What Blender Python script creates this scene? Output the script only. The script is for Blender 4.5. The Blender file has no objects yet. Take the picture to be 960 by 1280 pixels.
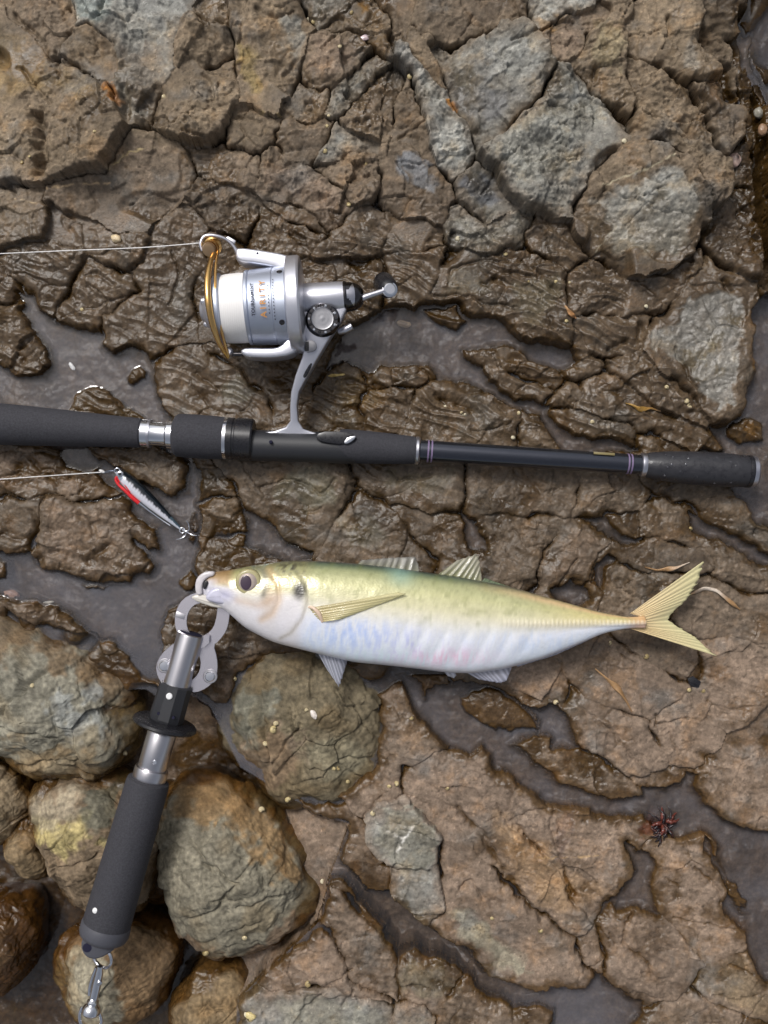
import bpy, math, random
import numpy as np
from mathutils import Vector, Matrix

# ---------------------------------------------------------------- camera, sky, sun, exposure
S = 0.0005            # metres per photograph pixel on the plane of the water
H = 1300.0            # camera height above the water, in the same units
scene = bpy.context.scene
cam_data = bpy.data.cameras.new('camera')
cam = bpy.data.objects.new('camera', cam_data)
scene.collection.objects.link(cam)
cam.location = (0, 0, H * S)
cam_data.sensor_fit = 'VERTICAL'
cam_data.sensor_height = 24.0
cam_data.lens = 24.0 * H / 1280.0
cam_data.clip_start = 0.01
cam_data.clip_end = 200.0
scene.camera = cam

SUN_ELEV, SUN_AZ = math.radians(54), math.radians(-32)      # azimuth from +Y towards +X
world = bpy.data.worlds.new('World')
scene.world = world
world.use_nodes = True
wn = world.node_tree
wn.nodes.clear()
w_out = wn.nodes.new('ShaderNodeOutputWorld')
w_bg = wn.nodes.new('ShaderNodeBackground')
w_sky = wn.nodes.new('ShaderNodeTexSky')
w_sky.sky_type = 'NISHITA'
w_sky.sun_disc = False
w_sky.sun_elevation = SUN_ELEV
w_sky.sun_rotation = SUN_AZ
w_sky.air_density = 1.0
w_sky.dust_density = 6.0
w_sky.ozone_density = 1.0
w_hsv = wn.nodes.new('ShaderNodeHueSaturation')             # overcast: the cloud cover takes most of the blue out
w_hsv.inputs['Saturation'].default_value = 0.4
wn.links.new(w_sky.outputs[0], w_hsv.inputs['Color'])
wn.links.new(w_hsv.outputs[0], w_bg.inputs['Color'])
wn.links.new(w_bg.outputs[0], w_out.inputs['Surface'])
w_bg.inputs['Strength'].default_value = 0.09

sun_data = bpy.data.lights.new('sun', 'SUN')
sun_data.energy = 1.5
sun_data.angle = math.radians(14)
sun_data.color = (1.0, 0.985, 0.965)
sun = bpy.data.objects.new('sun', sun_data)
scene.collection.objects.link(sun)
sd = Vector((math.sin(SUN_AZ) * math.cos(SUN_ELEV), math.cos(SUN_AZ) * math.cos(SUN_ELEV), math.sin(SUN_ELEV)))
sun.rotation_euler = sd.to_track_quat('Z', 'Y').to_euler()
sun.location = sd * 5

vs = scene.view_settings
vs.view_transform = 'Standard'
vs.look = 'None'
vs.exposure = 0.27
vs.gamma = 1.0
vs.use_curve_mapping = False
scene.cycles.max_bounces = 8
scene.cycles.transparent_max_bounces = 12

# ---------------------------------------------------------------- helpers
C = scene.collection
rng = np.random.default_rng(7)
random.seed(7)

def lin(r, g, b):
    f = lambda c: c / 255 / 12.92 if c <= 10 else ((c / 255 + 0.055) / 1.055) ** 2.4
    return np.array([f(r), f(g), f(b)])

def hash2(ix, iy, seed):
    h = (ix.astype(np.int64) * 374761393 + iy.astype(np.int64) * 668265263 + seed * 974634777) & 0xffffffff
    h = ((h ^ (h >> 13)) * 1274126177) & 0xffffffff
    return ((h ^ (h >> 16)) & 0xffff).astype(np.float64) / 65536.0

_ga = np.random.default_rng(11).uniform(0, 2 * math.pi, 65536).astype(np.float32)
_GX, _GY = np.cos(_ga), np.sin(_ga)
def noise2(x, y, seed=0):
    """gradient noise, about -1..1"""
    x = np.asarray(x, np.float32); y = np.asarray(y, np.float32)
    ix, iy = np.floor(x), np.floor(y)
    fx, fy = x - ix, y - iy
    sx, sy = fx * fx * fx * (fx * (fx * 6 - 15) + 10), fy * fy * fy * (fy * (fy * 6 - 15) + 10)
    jx, jy = ix.astype(np.int32) + seed * 37, iy.astype(np.int32) + seed * 91
    x0, x1, y0, y1 = jx & 255, (jx + 1) & 255, (jy & 255) << 8, ((jy + 1) & 255) << 8
    def g(a, dx, dy): return _GX[a] * (fx - dx) + _GY[a] * (fy - dy)
    a = g(x0 | y0, 0, 0); a += (g(x1 | y0, 1, 0) - a) * sx
    b = g(x0 | y1, 0, 1); b += (g(x1 | y1, 1, 1) - b) * sx
    return (a + (b - a) * sy) * np.float32(1.5)

def fbm2(x, y, scale, octs, seed=0, gain=0.5):
    out = 0; amp = 1; tot = 0
    for o in range(octs):
        out = out + amp * noise2(x / scale + 13.7 * o, y / scale - 7.3 * o, seed + o)
        tot += amp; amp *= gain; scale /= 2.07
    return out / tot

def noise3(p, scale, seed=0):
    """sum of three slanted 2-D noises, a cheap solid noise for boulders"""
    x, y, z = p[:, 0] / scale, p[:, 1] / scale, p[:, 2] / scale
    return (noise2(x + 0.31 * z, y - 0.47 * z, seed) + noise2(y + 0.37 * x, z - 0.41 * x, seed + 11) + noise2(z + 0.43 * y, x - 0.29 * y, seed + 23)) * 0.62

def worley(x, y, seed=0):
    """F1, F2, cell hash, offset to the cell point"""
    ix, iy = np.floor(x), np.floor(y)
    f1 = np.full(x.shape, 9.0); f2 = f1.copy(); cid = np.zeros(x.shape); ox = cid.copy(); oy = cid.copy()
    for dx in (-1, 0, 1):
        for dy in (-1, 0, 1):
            cx, cy = ix + dx, iy + dy
            px = cx + 0.1 + 0.8 * hash2(cx, cy, seed); py = cy + 0.1 + 0.8 * hash2(cx, cy, seed + 5)
            ddx, ddy = x - px, y - py
            d = np.sqrt(ddx * ddx + ddy * ddy)
            c = d < f1
            f2 = np.where(c, f1, np.minimum(f2, d))
            cid = np.where(c, hash2(cx, cy, seed + 9), cid)
            ox = np.where(c, ddx, ox); oy = np.where(c, ddy, oy)
            f1 = np.where(c, d, f1)
    return f1, f2, cid, ox, oy

def smooth(a, b, x):
    t = np.clip((x - a) / (b - a), 0, 1)
    return t * t * (3 - 2 * t)

def seg_dist(x, y, pts, closed):
    n = len(pts); best = np.full(x.shape, 1e9)
    for i in range(n if closed else n - 1):
        ax, ay = pts[i]; bx, by = pts[(i + 1) % n]
        dx, dy = bx - ax, by - ay
        t = np.clip(((x - ax) * dx + (y - ay) * dy) / (dx * dx + dy * dy + 1e-9), 0, 1)
        best = np.minimum(best, (x - ax - t * dx) ** 2 + (y - ay - t * dy) ** 2)
    return np.sqrt(best)

def poly_sd(x, y, pts):
    """distance to a polygon's edge, positive inside"""
    inside = np.zeros(x.shape, bool); n = len(pts)
    for i in range(n):
        ax, ay = pts[i]; bx, by = pts[(i + 1) % n]
        if ay == by: continue
        c = ((ay > y) != (by > y)) & (x < (bx - ax) * (y - ay) / (by - ay) + ax)
        inside ^= c
    d = seg_dist(x, y, pts, True)
    return np.where(inside, d, -d)

def mesh_np(name, verts, faces, mats=None, smooth_shade=True, cols=None, extra=None):
    """mesh from numpy arrays; faces (n,4) or (n,3)"""
    me = bpy.data.meshes.new(name)
    verts = np.asarray(verts, np.float32); faces = np.asarray(faces, np.int32)
    nf, k = faces.shape
    me.vertices.add(len(verts)); me.vertices.foreach_set('co', verts.ravel())
    me.loops.add(nf * k); me.loops.foreach_set('vertex_index', faces.ravel())
    me.polygons.add(nf)
    me.polygons.foreach_set('loop_start', np.arange(0, nf * k, k, dtype=np.int32))
    me.polygons.foreach_set('loop_total', np.full(nf, k, np.int32))
    me.polygons.foreach_set('use_smooth', np.full(nf, smooth_shade, bool))
    me.update(calc_edges=True)
    if cols is not None:
        a = me.attributes.new('col', 'FLOAT_COLOR', 'POINT')
        c4 = np.ones((len(verts), 4), np.float32); c4[:, :3] = cols
        a.data.foreach_set('color', c4.ravel())
    for nm, arr in (extra or {}).items():
        a = me.attributes.new(nm, 'FLOAT', 'POINT')
        a.data.foreach_set('value', np.asarray(arr, np.float32))
    for m in (mats if isinstance(mats, (list, tuple)) else [mats]):
        if m: me.materials.append(m)
    return me

def link(name, me, parent=None, **props):
    o = bpy.data.objects.new(name, me)
    C.objects.link(o)
    if parent: o.parent = parent
    for k, v in props.items(): o[k] = v
    return o

def thing(name, label, cat, group=None, loc=(0, 0, 0)):
    o = bpy.data.objects.new(name, None)
    o.empty_display_size = 0.01
    C.objects.link(o)
    o.location = loc
    o['label'] = label; o['category'] = cat
    if group: o['group'] = group
    return o

def P(u, v, z, zr=None):
    """photograph pixel u,v at height z (pixels above the water) -> metres; zr: reference height of the thing it belongs to"""
    k = (H - (z if zr is None else zr)) / H
    return Vector(((u - 480) * k * S, (640 - v) * k * S, z * S))

# ---------------------------------------------------------------- materials
def new_mat(name):
    m = bpy.data.materials.new(name); m.use_nodes = True
    nt = m.node_tree
    return m, nt, nt.nodes['Principled BSDF']

def plain(name, rgb, rough=0.5, metal=0.0, spec=0.5, noise=0.0, nscale=800.0, bump=0.0, bscale=2500.0, aniso=0.0, coat=0.0, rnoise=0.0):
    """one-colour material with a little mottling, roughness variation and grain"""
    m, nt, b = new_mat(name)
    b.inputs['Base Color'].default_value = (*rgb, 1)
    b.inputs['Roughness'].default_value = rough
    b.inputs['Metallic'].default_value = metal
    b.inputs['Specular IOR Level'].default_value = spec
    b.inputs['Coat Weight'].default_value = coat
    tc = nt.nodes.new('ShaderNodeTexCoord')
    if noise or rnoise:
        n = nt.nodes.new('ShaderNodeTexNoise'); n.inputs['Scale'].default_value = nscale; n.inputs['Detail'].default_value = 4
        nt.links.new(tc.outputs['Object'], n.inputs['Vector'])
        if noise:
            mx = nt.nodes.new('ShaderNodeMix'); mx.data_type = 'RGBA'
            mx.inputs['A'].default_value = (*[c * (1 - noise) for c in rgb], 1)
            mx.inputs['B'].default_value = (*[min(1, c * (1 + noise)) for c in rgb], 1)
            nt.links.new(n.outputs['Fac'], mx.inputs['Factor']); nt.links.new(mx.outputs['Result'], b.inputs['Base Color'])
        if rnoise:
            mr = nt.nodes.new('ShaderNodeMapRange')
            mr.inputs['From Min'].default_value = 0.3; mr.inputs['From Max'].default_value = 0.7
            mr.inputs['To Min'].default_value = max(0.02, rough - rnoise); mr.inputs['To Max'].default_value = rough + rnoise
            nt.links.new(n.outputs['Fac'], mr.inputs['Value']); nt.links.new(mr.outputs['Result'], b.inputs['Roughness'])
    if bump:
        n2 = nt.nodes.new('ShaderNodeTexNoise'); n2.inputs['Scale'].default_value = bscale; n2.inputs['Detail'].default_value = 3
        nt.links.new(tc.outputs['Object'], n2.inputs['Vector'])
        bp = nt.nodes.new('ShaderNodeBump'); bp.inputs['Strength'].default_value = bump; bp.inputs['Distance'].default_value = 0.0004
        nt.links.new(n2.outputs['Fac'], bp.inputs['Height']); nt.links.new(bp.outputs['Normal'], b.inputs['Normal'])
    return m

def attr_mat(name, rough=0.4, metal=0.0, bump=0.0, bscale=1500.0, vary=0.0, spec=0.5, coat=0.0, wet=False, alpha=None, sss=0.0):
    """colour read from the 'col' attribute (the stone's or skin's own colours), optional 'wet' film"""
    m, nt, b = new_mat(name)
    at = nt.nodes.new('ShaderNodeAttribute'); at.attribute_name = 'col'
    tc = nt.nodes.new('ShaderNodeTexCoord')
    colour = at.outputs['Color']
    if vary:
        n = nt.nodes.new('ShaderNodeTexNoise'); n.inputs['Scale'].default_value = 420; n.inputs['Detail'].default_value = 8; n.inputs['Roughness'].default_value = 0.72
        nt.links.new(tc.outputs['Object'], n.inputs['Vector'])
        mr = nt.nodes.new('ShaderNodeMapRange')
        mr.inputs['From Min'].default_value = 0.3; mr.inputs['From Max'].default_value = 0.7
        mr.inputs['To Min'].default_value = 1 - vary; mr.inputs['To Max'].default_value = 1 + vary
        nt.links.new(n.outputs['Fac'], mr.inputs['Value'])
        mx = nt.nodes.new('ShaderNodeVectorMath'); mx.operation = 'SCALE'
        nt.links.new(at.outputs['Color'], mx.inputs[0]); nt.links.new(mr.outputs['Result'], mx.inputs['Scale'])
        colour = mx.outputs['Vector']
    nt.links.new(colour, b.inputs['Base Color'])
    b.inputs['Roughness'].default_value = rough; b.inputs['Metallic'].default_value = metal
    b.inputs['Specular IOR Level'].default_value = spec; b.inputs['Coat Weight'].default_value = coat
    if wet:
        aw = nt.nodes.new('ShaderNodeAttribute'); aw.attribute_name = 'wet'
        mr2 = nt.nodes.new('ShaderNodeMapRange')
        mr2.inputs['To Min'].default_value = rough; mr2.inputs['To Max'].default_value = 0.17; mr2.inputs['From Max'].default_value = 0.6
        mr3 = nt.nodes.new('ShaderNodeMapRange'); mr3.inputs['To Min'].default_value = spec; mr3.inputs['To Max'].default_value = 0.42; mr3.inputs['From Max'].default_value = 0.6
        nt.links.new(aw.outputs['Fac'], mr3.inputs['Value']); nt.links.new(mr3.outputs['Result'], b.inputs['Specular IOR Level'])
        nt.links.new(aw.outputs['Fac'], mr2.inputs['Value']); nt.links.new(mr2.outputs['Result'], b.inputs['Roughness'])
    if bump:
        n1 = nt.nodes.new('ShaderNodeTexNoise'); n1.inputs['Scale'].default_value = bscale; n1.inputs['Detail'].default_value = 6; n1.inputs['Roughness'].default_value = 0.65
        nt.links.new(tc.outputs['Object'], n1.inputs['Vector'])
        bp = nt.nodes.new('ShaderNodeBump'); bp.inputs['Strength'].default_value = bump; bp.inputs['Distance'].default_value = 0.0009
        nt.links.new(n1.outputs['Fac'], bp.inputs['Height']); nt.links.new(bp.outputs['Normal'], b.inputs['Normal'])
    if alpha is not None: b.inputs['Alpha'].default_value = alpha
    if sss:
        b.inputs['Subsurface Weight'].default_value = sss; b.inputs['Subsurface Radius'].default_value = (0.002, 0.0012, 0.0008); b.inputs['Subsurface Scale'].default_value = 1.0
    return m

M_ROCK = attr_mat('wet_and_dry_rock', rough=0.72, bump=0.42, bscale=700, vary=0.38, spec=0.2, wet=True)

def water_mat():
    m, nt, b = new_mat('murky_water')
    nt.nodes.remove(b)
    out = nt.nodes['Material Output']
    tr = nt.nodes.new('ShaderNodeBsdfTransparent'); tr.inputs['Color'].default_value = (0.88, 0.88, 0.90, 1)
    df = nt.nodes.new('ShaderNodeBsdfDiffuse'); df.inputs['Color'].default_value = (0.215, 0.215, 0.245, 1)
    gl = nt.nodes.new('ShaderNodeBsdfGlossy'); gl.inputs['Roughness'].default_value = 0.03; gl.inputs['Color'].default_value = (1, 1, 1, 1)
    fr = nt.nodes.new('ShaderNodeFresnel'); fr.inputs['IOR'].default_value = 1.5
    tc = nt.nodes.new('ShaderNodeTexCoord')
    n = nt.nodes.new('ShaderNodeTexNoise'); n.inputs['Scale'].default_value = 28; n.inputs['Detail'].default_value = 4; n.inputs['Distortion'].default_value = 1.2
    nt.links.new(tc.outputs['Object'], n.inputs['Vector'])
    mr = nt.nodes.new('ShaderNodeMapRange')
    mr.inputs['From Min'].default_value = 0.3; mr.inputs['From Max'].default_value = 0.7; mr.inputs['To Min'].default_value = 0.14; mr.inputs['To Max'].default_value = 0.36
    nt.links.new(n.outputs['Fac'], mr.inputs['Value'])
    m1 = nt.nodes.new('ShaderNodeMixShader'); m2 = nt.nodes.new('ShaderNodeMixShader')
    sa = nt.nodes.new('ShaderNodeAttribute'); sa.attribute_name = 'silt'
    mu = nt.nodes.new('ShaderNodeMath'); mu.operation = 'MULTIPLY'
    nt.links.new(mr.outputs['Result'], mu.inputs[0]); nt.links.new(sa.outputs['Fac'], mu.inputs[1])
    nt.links.new(mu.outputs[0], m1.inputs[0]); nt.links.new(tr.outputs[0], m1.inputs[1]); nt.links.new(df.outputs[0], m1.inputs[2])
    bp = nt.nodes.new('ShaderNodeBump'); bp.inputs['Strength'].default_value = 0.12; bp.inputs['Distance'].default_value = 0.002
    n2 = nt.nodes.new('ShaderNodeTexNoise'); n2.inputs['Scale'].default_value = 45
    nt.links.new(tc.outputs['Object'], n2.inputs['Vector']); nt.links.new(n2.outputs['Fac'], bp.inputs['Height'])
    nt.links.new(bp.outputs['Normal'], gl.inputs['Normal']); nt.links.new(bp.outputs['Normal'], fr.inputs['Normal'])
    nt.links.new(fr.outputs[0], m2.inputs[0]); nt.links.new(m1.outputs[0], m2.inputs[1]); nt.links.new(gl.outputs[0], m2.inputs[2])
    nt.links.new(m2.outputs[0], out.inputs['Surface'])
    return m
M_WATER = water_mat()
# ---------------------------------------------------------------- the rock: blocks traced as outlines on the ground plane
# colours: the stones' own albedo
COL = dict(t=lin(128, 113, 93), g=lin(134, 134, 128), G=lin(154, 154, 148), b=lin(110, 97, 83), p=lin(137, 119, 103),
           w=lin(106, 92, 76), d=lin(78, 65, 50), y=lin(140, 119, 84), o=lin(110, 95, 72))
# (outline, top height, edge radius, colour)
BLOCKS = [
 # top left
 ([(-60,0),(8,18),(38,55),(72,85),(112,108),(140,118),(156,150),(166,180),(140,222),(66,238),(0,228),(-60,225)],36,22,'t'),
 ([(-60,-60),(90,-60),(110,0),(112,50),(95,70),(80,86),(40,50),(8,14),(-60,-6)],32,18,'b'),
 ([(96,-60),(250,-60),(258,10),(240,35),(228,70),(220,105),(205,130),(195,155),(175,165),(160,155),(152,125),(162,90),(150,73),(130,58),(115,58),(108,40)],46,26,'g'),
 ([(95,80),(112,62),(135,60),(160,87),(153,110),(140,116),(115,106)],46,12,'t'),
 ([(168,188),(145,224),(72,247),(62,265),(110,277),(160,290),(190,290),(238,240),(238,200),(200,180)],28,18,'b'),
 ([(-60,235),(60,250),(70,290),(60,300),(0,318),(-60,310)],26,16,'t'),
 ([(0,324),(62,300),(106,320),(92,363),(72,386),(58,382),(38,362),(20,345)],16,18,'b'),
 ([(64,298),(74,268),(112,280),(158,294),(186,296),(180,330),(140,336),(108,318)],20,14,'b'),
 ([(77,383),(108,333),(142,340),(178,366),(150,385),(130,400),(127,419),(100,414),(88,402)],13,14,'b'),
 ([(137,400),(180,370),(186,330),(196,296),(236,262),(262,290),(258,330),(244,362),(246,428),(202,447),(190,444),(170,438),(140,431),(131,424)],15,14,'b'),
 ([(-60,385),(20,383),(34,402),(60,436),(62,458),(54,469),(20,463),(0,452),(-60,445)],11,14,'w'),
 ([(-60,330),(0,330),(16,350),(22,368),(18,380),(-60,378)],12,12,'d'),
 ([(197,441),(240,431),(300,462),(332,500),(300,522),(250,516),(216,510),(204,490)],11,13,'b'),
 # top centre
 ([(263,-60),(290,-60),(286,10),(290,40),(283,48),(262,45),(252,36),(262,15)],38,10,'t'),
 ([(238,50),(255,43),(285,51),(292,75),(290,87),(260,95),(238,100),(226,98),(233,70)],42,14,'t'),
 ([(224,108),(262,99),(292,93),(300,120),(296,145),(288,170),(275,183),(250,185),(225,178),(208,172),(205,140)],44,22,'t'),
 ([(294,-60),(352,-60),(372,17),(380,40),(393,57),(386,75),(371,115),(367,138),(352,147),(335,151),(315,140),(301,115),(297,88),(302,70),(297,40),(291,10)],50,26,'t'),
 ([(357,-60),(472,-60),(452,0),(430,28),(415,38),(396,26),(377,6)],42,12,'g'),
 ([(418,45),(432,32),(452,4),(466,5),(486,40),(476,75),(460,69),(440,60)],40,12,'t'),
 ([(394,62),(425,64),(453,72),(455,85),(440,104),(420,124),(405,126),(391,119),(383,105)],42,14,'p'),
 ([(381,121),(411,129),(408,149),(385,164),(362,157),(359,146)],34,10,'t'),
 ([(461,96),(467,101),(429,163),(414,157),(413,148),(440,115)],36,8,'g'),
 ([(471,110),(478,112),(477,160),(470,181),(455,181),(430,168)],38,10,'b'),
 ([(364,166),(395,167),(418,169),(404,189),(388,203),(370,199),(362,185)],32,9,'b'),
 ([(425,172),(463,188),(470,200),(445,203),(415,206),(398,205),(409,191)],30,7,'g'),
 ([(401,212),(468,206),(463,235),(456,247),(435,249),(411,226)],28,12,'b'),
 ([(286,195),(300,152),(315,156),(345,171),(340,195),(330,204),(300,199)],36,12,'t'),
 ([(240,192),(280,190),(286,201),(330,209),(330,225),(310,238),(290,228),(266,222)],24,12,'b'),
 ([(333,216),(346,201),(370,214),(415,244),(428,270),(430,281),(415,287),(385,269),(345,249),(331,239)],27,13,'p'),
 ([(344,259),(370,263),(400,285),(412,294),(380,289),(355,275)],19,8,'w'),
 ([(329,271),(349,273),(390,292),(415,297),(400,306),(370,320),(330,326),(309,316)],18,10,'w'),
 ([(238,252),(270,240),(308,245),(325,269),(309,309),(290,299),(262,284)],20,12,'b'),
 ([(264,290),(290,303),(312,320),(330,330),(330,420),(250,428),(250,362),(264,330)],14,12,'b'),
 ([(420,292),(440,282),(480,272),(540,292),(556,308),(520,318),(470,322),(400,328),(404,310)],20,10,'b'),
 # top right
 ([(522,-60),(650,-60),(657,42),(620,43),(598,58),(560,73),(536,58),(529,66),(518,45)],44,14,'b'),
 ([(474,-60),(516,-60),(513,30),(507,58),(496,63),(489,35),(470,3)],40,12,'b'),
 ([(515,57),(525,57),(545,90),(557,126),(548,127),(531,110),(514,80)],42,9,'t'),
 ([(505,82),(511,80),(529,112),(554,131),(574,165),(587,200),(584,214),(565,226),(551,219),(536,184),(516,135),(506,110)],48,15,'G'),
 ([(541,82),(560,79),(600,63),(622,49),(643,50),(658,62),(670,90),(675,113),(653,148),(631,168),(611,187),(596,192),(577,160),(561,125)],46,18,'g'),
 ([(660,40),(662,-60),(735,-60),(740,0),(728,22),(715,29),(690,39),(668,56)],42,10,'G'),
 ([(670,62),(700,46),(720,49),(738,30),(746,32),(745,52),(725,76),(712,88),(698,95),(682,80)],43,9,'p'),
 ([(602,206),(640,176),(665,152),(684,122),(700,104),(715,112),(730,128),(770,140),(776,165),(768,190),(745,214),(720,233),(714,260),(700,280),(680,278),(655,261),(630,249),(603,216)],50,26,'g'),
 ([(730,60),(746,44),(770,60),(772,85),(782,130),(779,158),(762,178),(745,150),(728,124),(708,104),(714,92)],48,14,'t'),
 ([(480,200),(488,191),(500,181),(510,187),(530,207),(550,227),(555,237),(558,250),(554,274),(540,283),(505,278),(478,264)],32,14,'b'),
 ([(505,117),(527,165),(544,214),(540,220),(505,193),(493,184),(490,178),(498,130)],34,8,'b'),
 ([(480,116),(496,112),(500,125),(486,178),(480,182)],32,8,'d'),
 ([(569,236),(585,223),(598,217),(629,255),(636,262),(620,273),(602,282),(581,260),(573,246)],33,10,'g'),
 ([(560,281),(570,264),(590,287),(612,296),(640,280),(660,285),(650,310),(600,322),(558,306)],22,12,'g'),
 ([(664,286),(700,286),(716,300),(728,330),(690,334),(666,312)],22,10,'b'),
 ([(748,18),(770,-60),(800,-60),(788,15),(780,27),(765,34),(753,38)],42,9,'t'),
 ([(777,36),(791,15),(812,-60),(858,-60),(865,20),(858,55),(865,85),(875,100),(884,110),(884,112),(852,122),(830,113),(815,93),(785,86),(774,77),(772,50)],48,20,'t'),
 ([(868,0),(880,-60),(905,-60),(903,30),(900,60),(918,128),(904,138),(890,100),(872,70)],34,14,'d'),
 ([(857,124),(886,115),(895,131),(908,146),(923,151),(919,180),(909,199),(895,203),(881,184),(864,150)],42,16,'b'),
 ([(775,88),(790,94),(812,100),(825,112),(850,127),(866,160),(893,200),(904,225),(903,239),(881,266),(872,258),(862,223),(846,207),(820,196),(792,188),(782,174),(785,130),(780,110)],46,22,'t'),
 ([(730,240),(760,216),(785,196),(820,202),(849,215),(860,237),(870,266),(867,290),(850,319),(834,344),(800,349),(760,339),(737,324),(720,298),(720,270)],50,28,'t'),
 ([(907,240),(922,240),(932,300),(935,330),(923,352),(892,330),(878,302),(884,272)],28,14,'d'),
 ([(955,-60),(1060,-60),(1060,372),(958,372),(952,200),(948,60)],7,16,'d'),
 ([(906,64),(922,70),(930,130),(928,205),(936,235),(912,236),(912,205),(924,180),(926,150)],14,10,'d'),
 # right
 ([(798,440),(838,388),(850,366),(876,330),(890,338),(922,358),(932,400),(938,470),(930,508),(905,524),(890,529),(870,508),(825,462)],30,20,'b'),
 ([(715,352),(735,332),(780,356),(830,354),(862,322),(868,330),(846,362),(815,387),(780,396),(740,396),(713,386)],22,12,'b'),
 ([(718,402),(770,402),(806,398),(790,436),(760,452),(737,440)],18,11,'b'),
 ([(762,452),(793,442),(815,467),(850,497),(874,526),(878,536),(850,526),(810,506),(777,477)],19,11,'b'),
 ([(718,482),(756,470),(800,507),(850,532),(896,541),(906,560),(870,563),(820,546),(772,524),(720,511)],13,10,'w'),
 ([(687,516),(720,516),(790,536),(794,545),(780,554),(740,549),(700,534),(686,525)],10,10,'w'),
 ([(798,549),(815,543),(852,562),(880,585),(810,578)],7,8,'w'),
 ([(577,435),(600,432),(640,435),(660,445),(690,464),(706,476),(690,489),(650,469),(600,457),(585,449)],11,9,'w'),
 ([(606,460),(650,471),(688,490),(683,498),(670,504),(650,499),(615,484)],12,10,'w'),
 ([(692,488),(708,477),(722,482),(756,500),(753,510),(715,509),(690,506),(684,498)],11,8,'w'),
 ([(560,318),(610,326),(655,314),(690,338),(712,388),(716,430),(680,434),(650,424),(634,405),(612,403),(590,393),(600,372),(560,374),(537,370),(545,345)],20,12,'w'),
 ([(478,326),(556,312),(542,350),(530,380),(512,388),(488,384),(485,350)],18,12,'b'),
 ([(716,430),(720,405),(736,444),(758,458),(754,466),(716,478),(706,470),(698,452)],16,10,'w'),
 ([(460,470),(480,453),(518,457),(528,471),(500,480),(470,486)],8,9,'w'),
 ([(516,459),(530,453),(547,460),(545,470),(526,465)],6,7,'w'),
 ([(536,480),(550,474),(575,480),(610,495),(640,510),(651,525),(642,555),(600,568),(560,562),(520,552),(502,547),(520,512)],13,13,'w'),
 ([(478,488),(508,500),(511,515),(492,542),(470,547),(452,512),(457,492)],10,9,'w'),
 ([(656,520),(668,519),(700,546),(712,566),(652,562),(647,545)],9,9,'w'),
 # under the reel
 ([(246,436),(300,432),(360,440),(400,443),(408,462),(380,500),(336,500),(302,458)],10,12,'b'),
 ([(408,474),(428,461),(440,470),(455,490),(450,537),(400,522),(390,505)],9,9,'o'),
 ([(334,332),(400,334),(470,327),(482,350),(480,378),(440,392),(400,398),(380,436),(336,424)],14,12,'b'),
 # below the rod, left
 ([(-60,562),(68,560),(84,583),(125,591),(150,613),(118,624),(60,619),(0,623),(-60,629)],10,12,'p'),
 ([(-60,633),(0,628),(60,624),(46,660),(36,689),(0,689),(-60,687)],9,10,'w'),
 ([(62,623),(118,628),(160,630),(175,648),(197,655),(202,690),(188,690),(172,676),(196,706),(190,715),(170,717),(163,728),(130,728),(95,721),(60,710),(40,690),(49,660)],12,14,'p'),
 ([(247,630),(270,622),(298,626),(308,645),(303,659),(285,668),(260,666),(251,650)],8,12,'w'),
 ([(246,676),(262,670),(298,672),(308,682),(328,692),(352,702),(330,740),(290,745),(254,735)],6,9,'o'),
 ([(240,600),(262,590),(285,604),(290,616),(262,618),(246,622)],6,8,'w'),
 ([(282,582),(330,562),(420,562),(442,600),(432,638),(402,664),(372,684),(342,660),(308,638),(298,618),(292,600)],14,22,'b'),
 ([(448,562),(520,566),(577,572),(578,638),(542,640),(482,625),(452,604)],15,14,'b'),
 ([(418,662),(434,636),(448,622),(482,634),(520,672),(542,700),(500,720),(450,715),(412,705)],12,14,'b'),
 ([(488,632),(568,645),(579,660),(574,690),(562,704),(546,692),(512,655)],11,11,'b'),
 ([(582,574),(615,574),(633,588),(612,600),(605,640),(583,640)],13,9,'b'),
 ([(620,608),(640,592),(700,576),(722,588),(715,625),(690,640),(640,641),(612,641)],14,13,'b'),
 ([(606,646),(690,649),(697,656),(680,690),(664,728),(625,722),(606,684)],13,16,'b'),
 ([(704,656),(738,655),(749,666),(735,690),(716,722),(692,740),(671,730),(686,690)],14,12,'p'),
 ([(727,598),(780,588),(802,618),(772,640),(746,646),(724,630)],12,14,'b'),
 ([(800,646),(830,634),(856,631),(879,660),(874,675),(830,679),(797,664)],12,12,'b'),
 ([(802,590),(860,582),(922,602),(952,638),(985,690),(960,692),(920,680),(882,648),(850,623),(812,606)],10,11,'w'),
 ([(758,642),(788,650),(794,667),(780,672),(761,661)],6,8,'w'),
 ([(769,682),(800,677),(850,683),(870,690),(879,704),(850,714),(800,705),(771,697)],11,9,'b'),
 ([(751,692),(767,702),(800,716),(848,721),(850,740),(810,770),(760,780),(746,745),(756,716)],10,12,'w'),
 ([(848,744),(880,735),(930,744),(1060,764),(1060,830),(950,802),(900,792),(862,775)],12,12,'b'),
 ([(884,682),(905,676),(960,702),(1060,720),(1060,755),(940,735),(905,722)],10,10,'b'),
 # below the fish, right
 ([(622,853),(640,830),(690,820),(702,860),(698,880),(670,884),(643,870)],11,12,'p'),
 ([(640,926),(675,917),(690,924),(692,940),(704,950),(740,948),(762,956),(800,988),(794,1001),(740,994),(700,974),(660,954)],5,10,'w'),
 ([(700,838),(730,808),(760,798),(820,838),(858,869),(850,879),(815,889),(790,894),(760,879),(720,860)],13,11,'p'),
 ([(711,864),(760,886),(800,906),(820,932),(824,958),(800,974),(768,958),(740,930),(706,892)],12,14,'p'),
 ([(825,882),(860,872),(866,902),(888,920),(878,948),(842,953),(817,911)],12,10,'p'),
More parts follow.
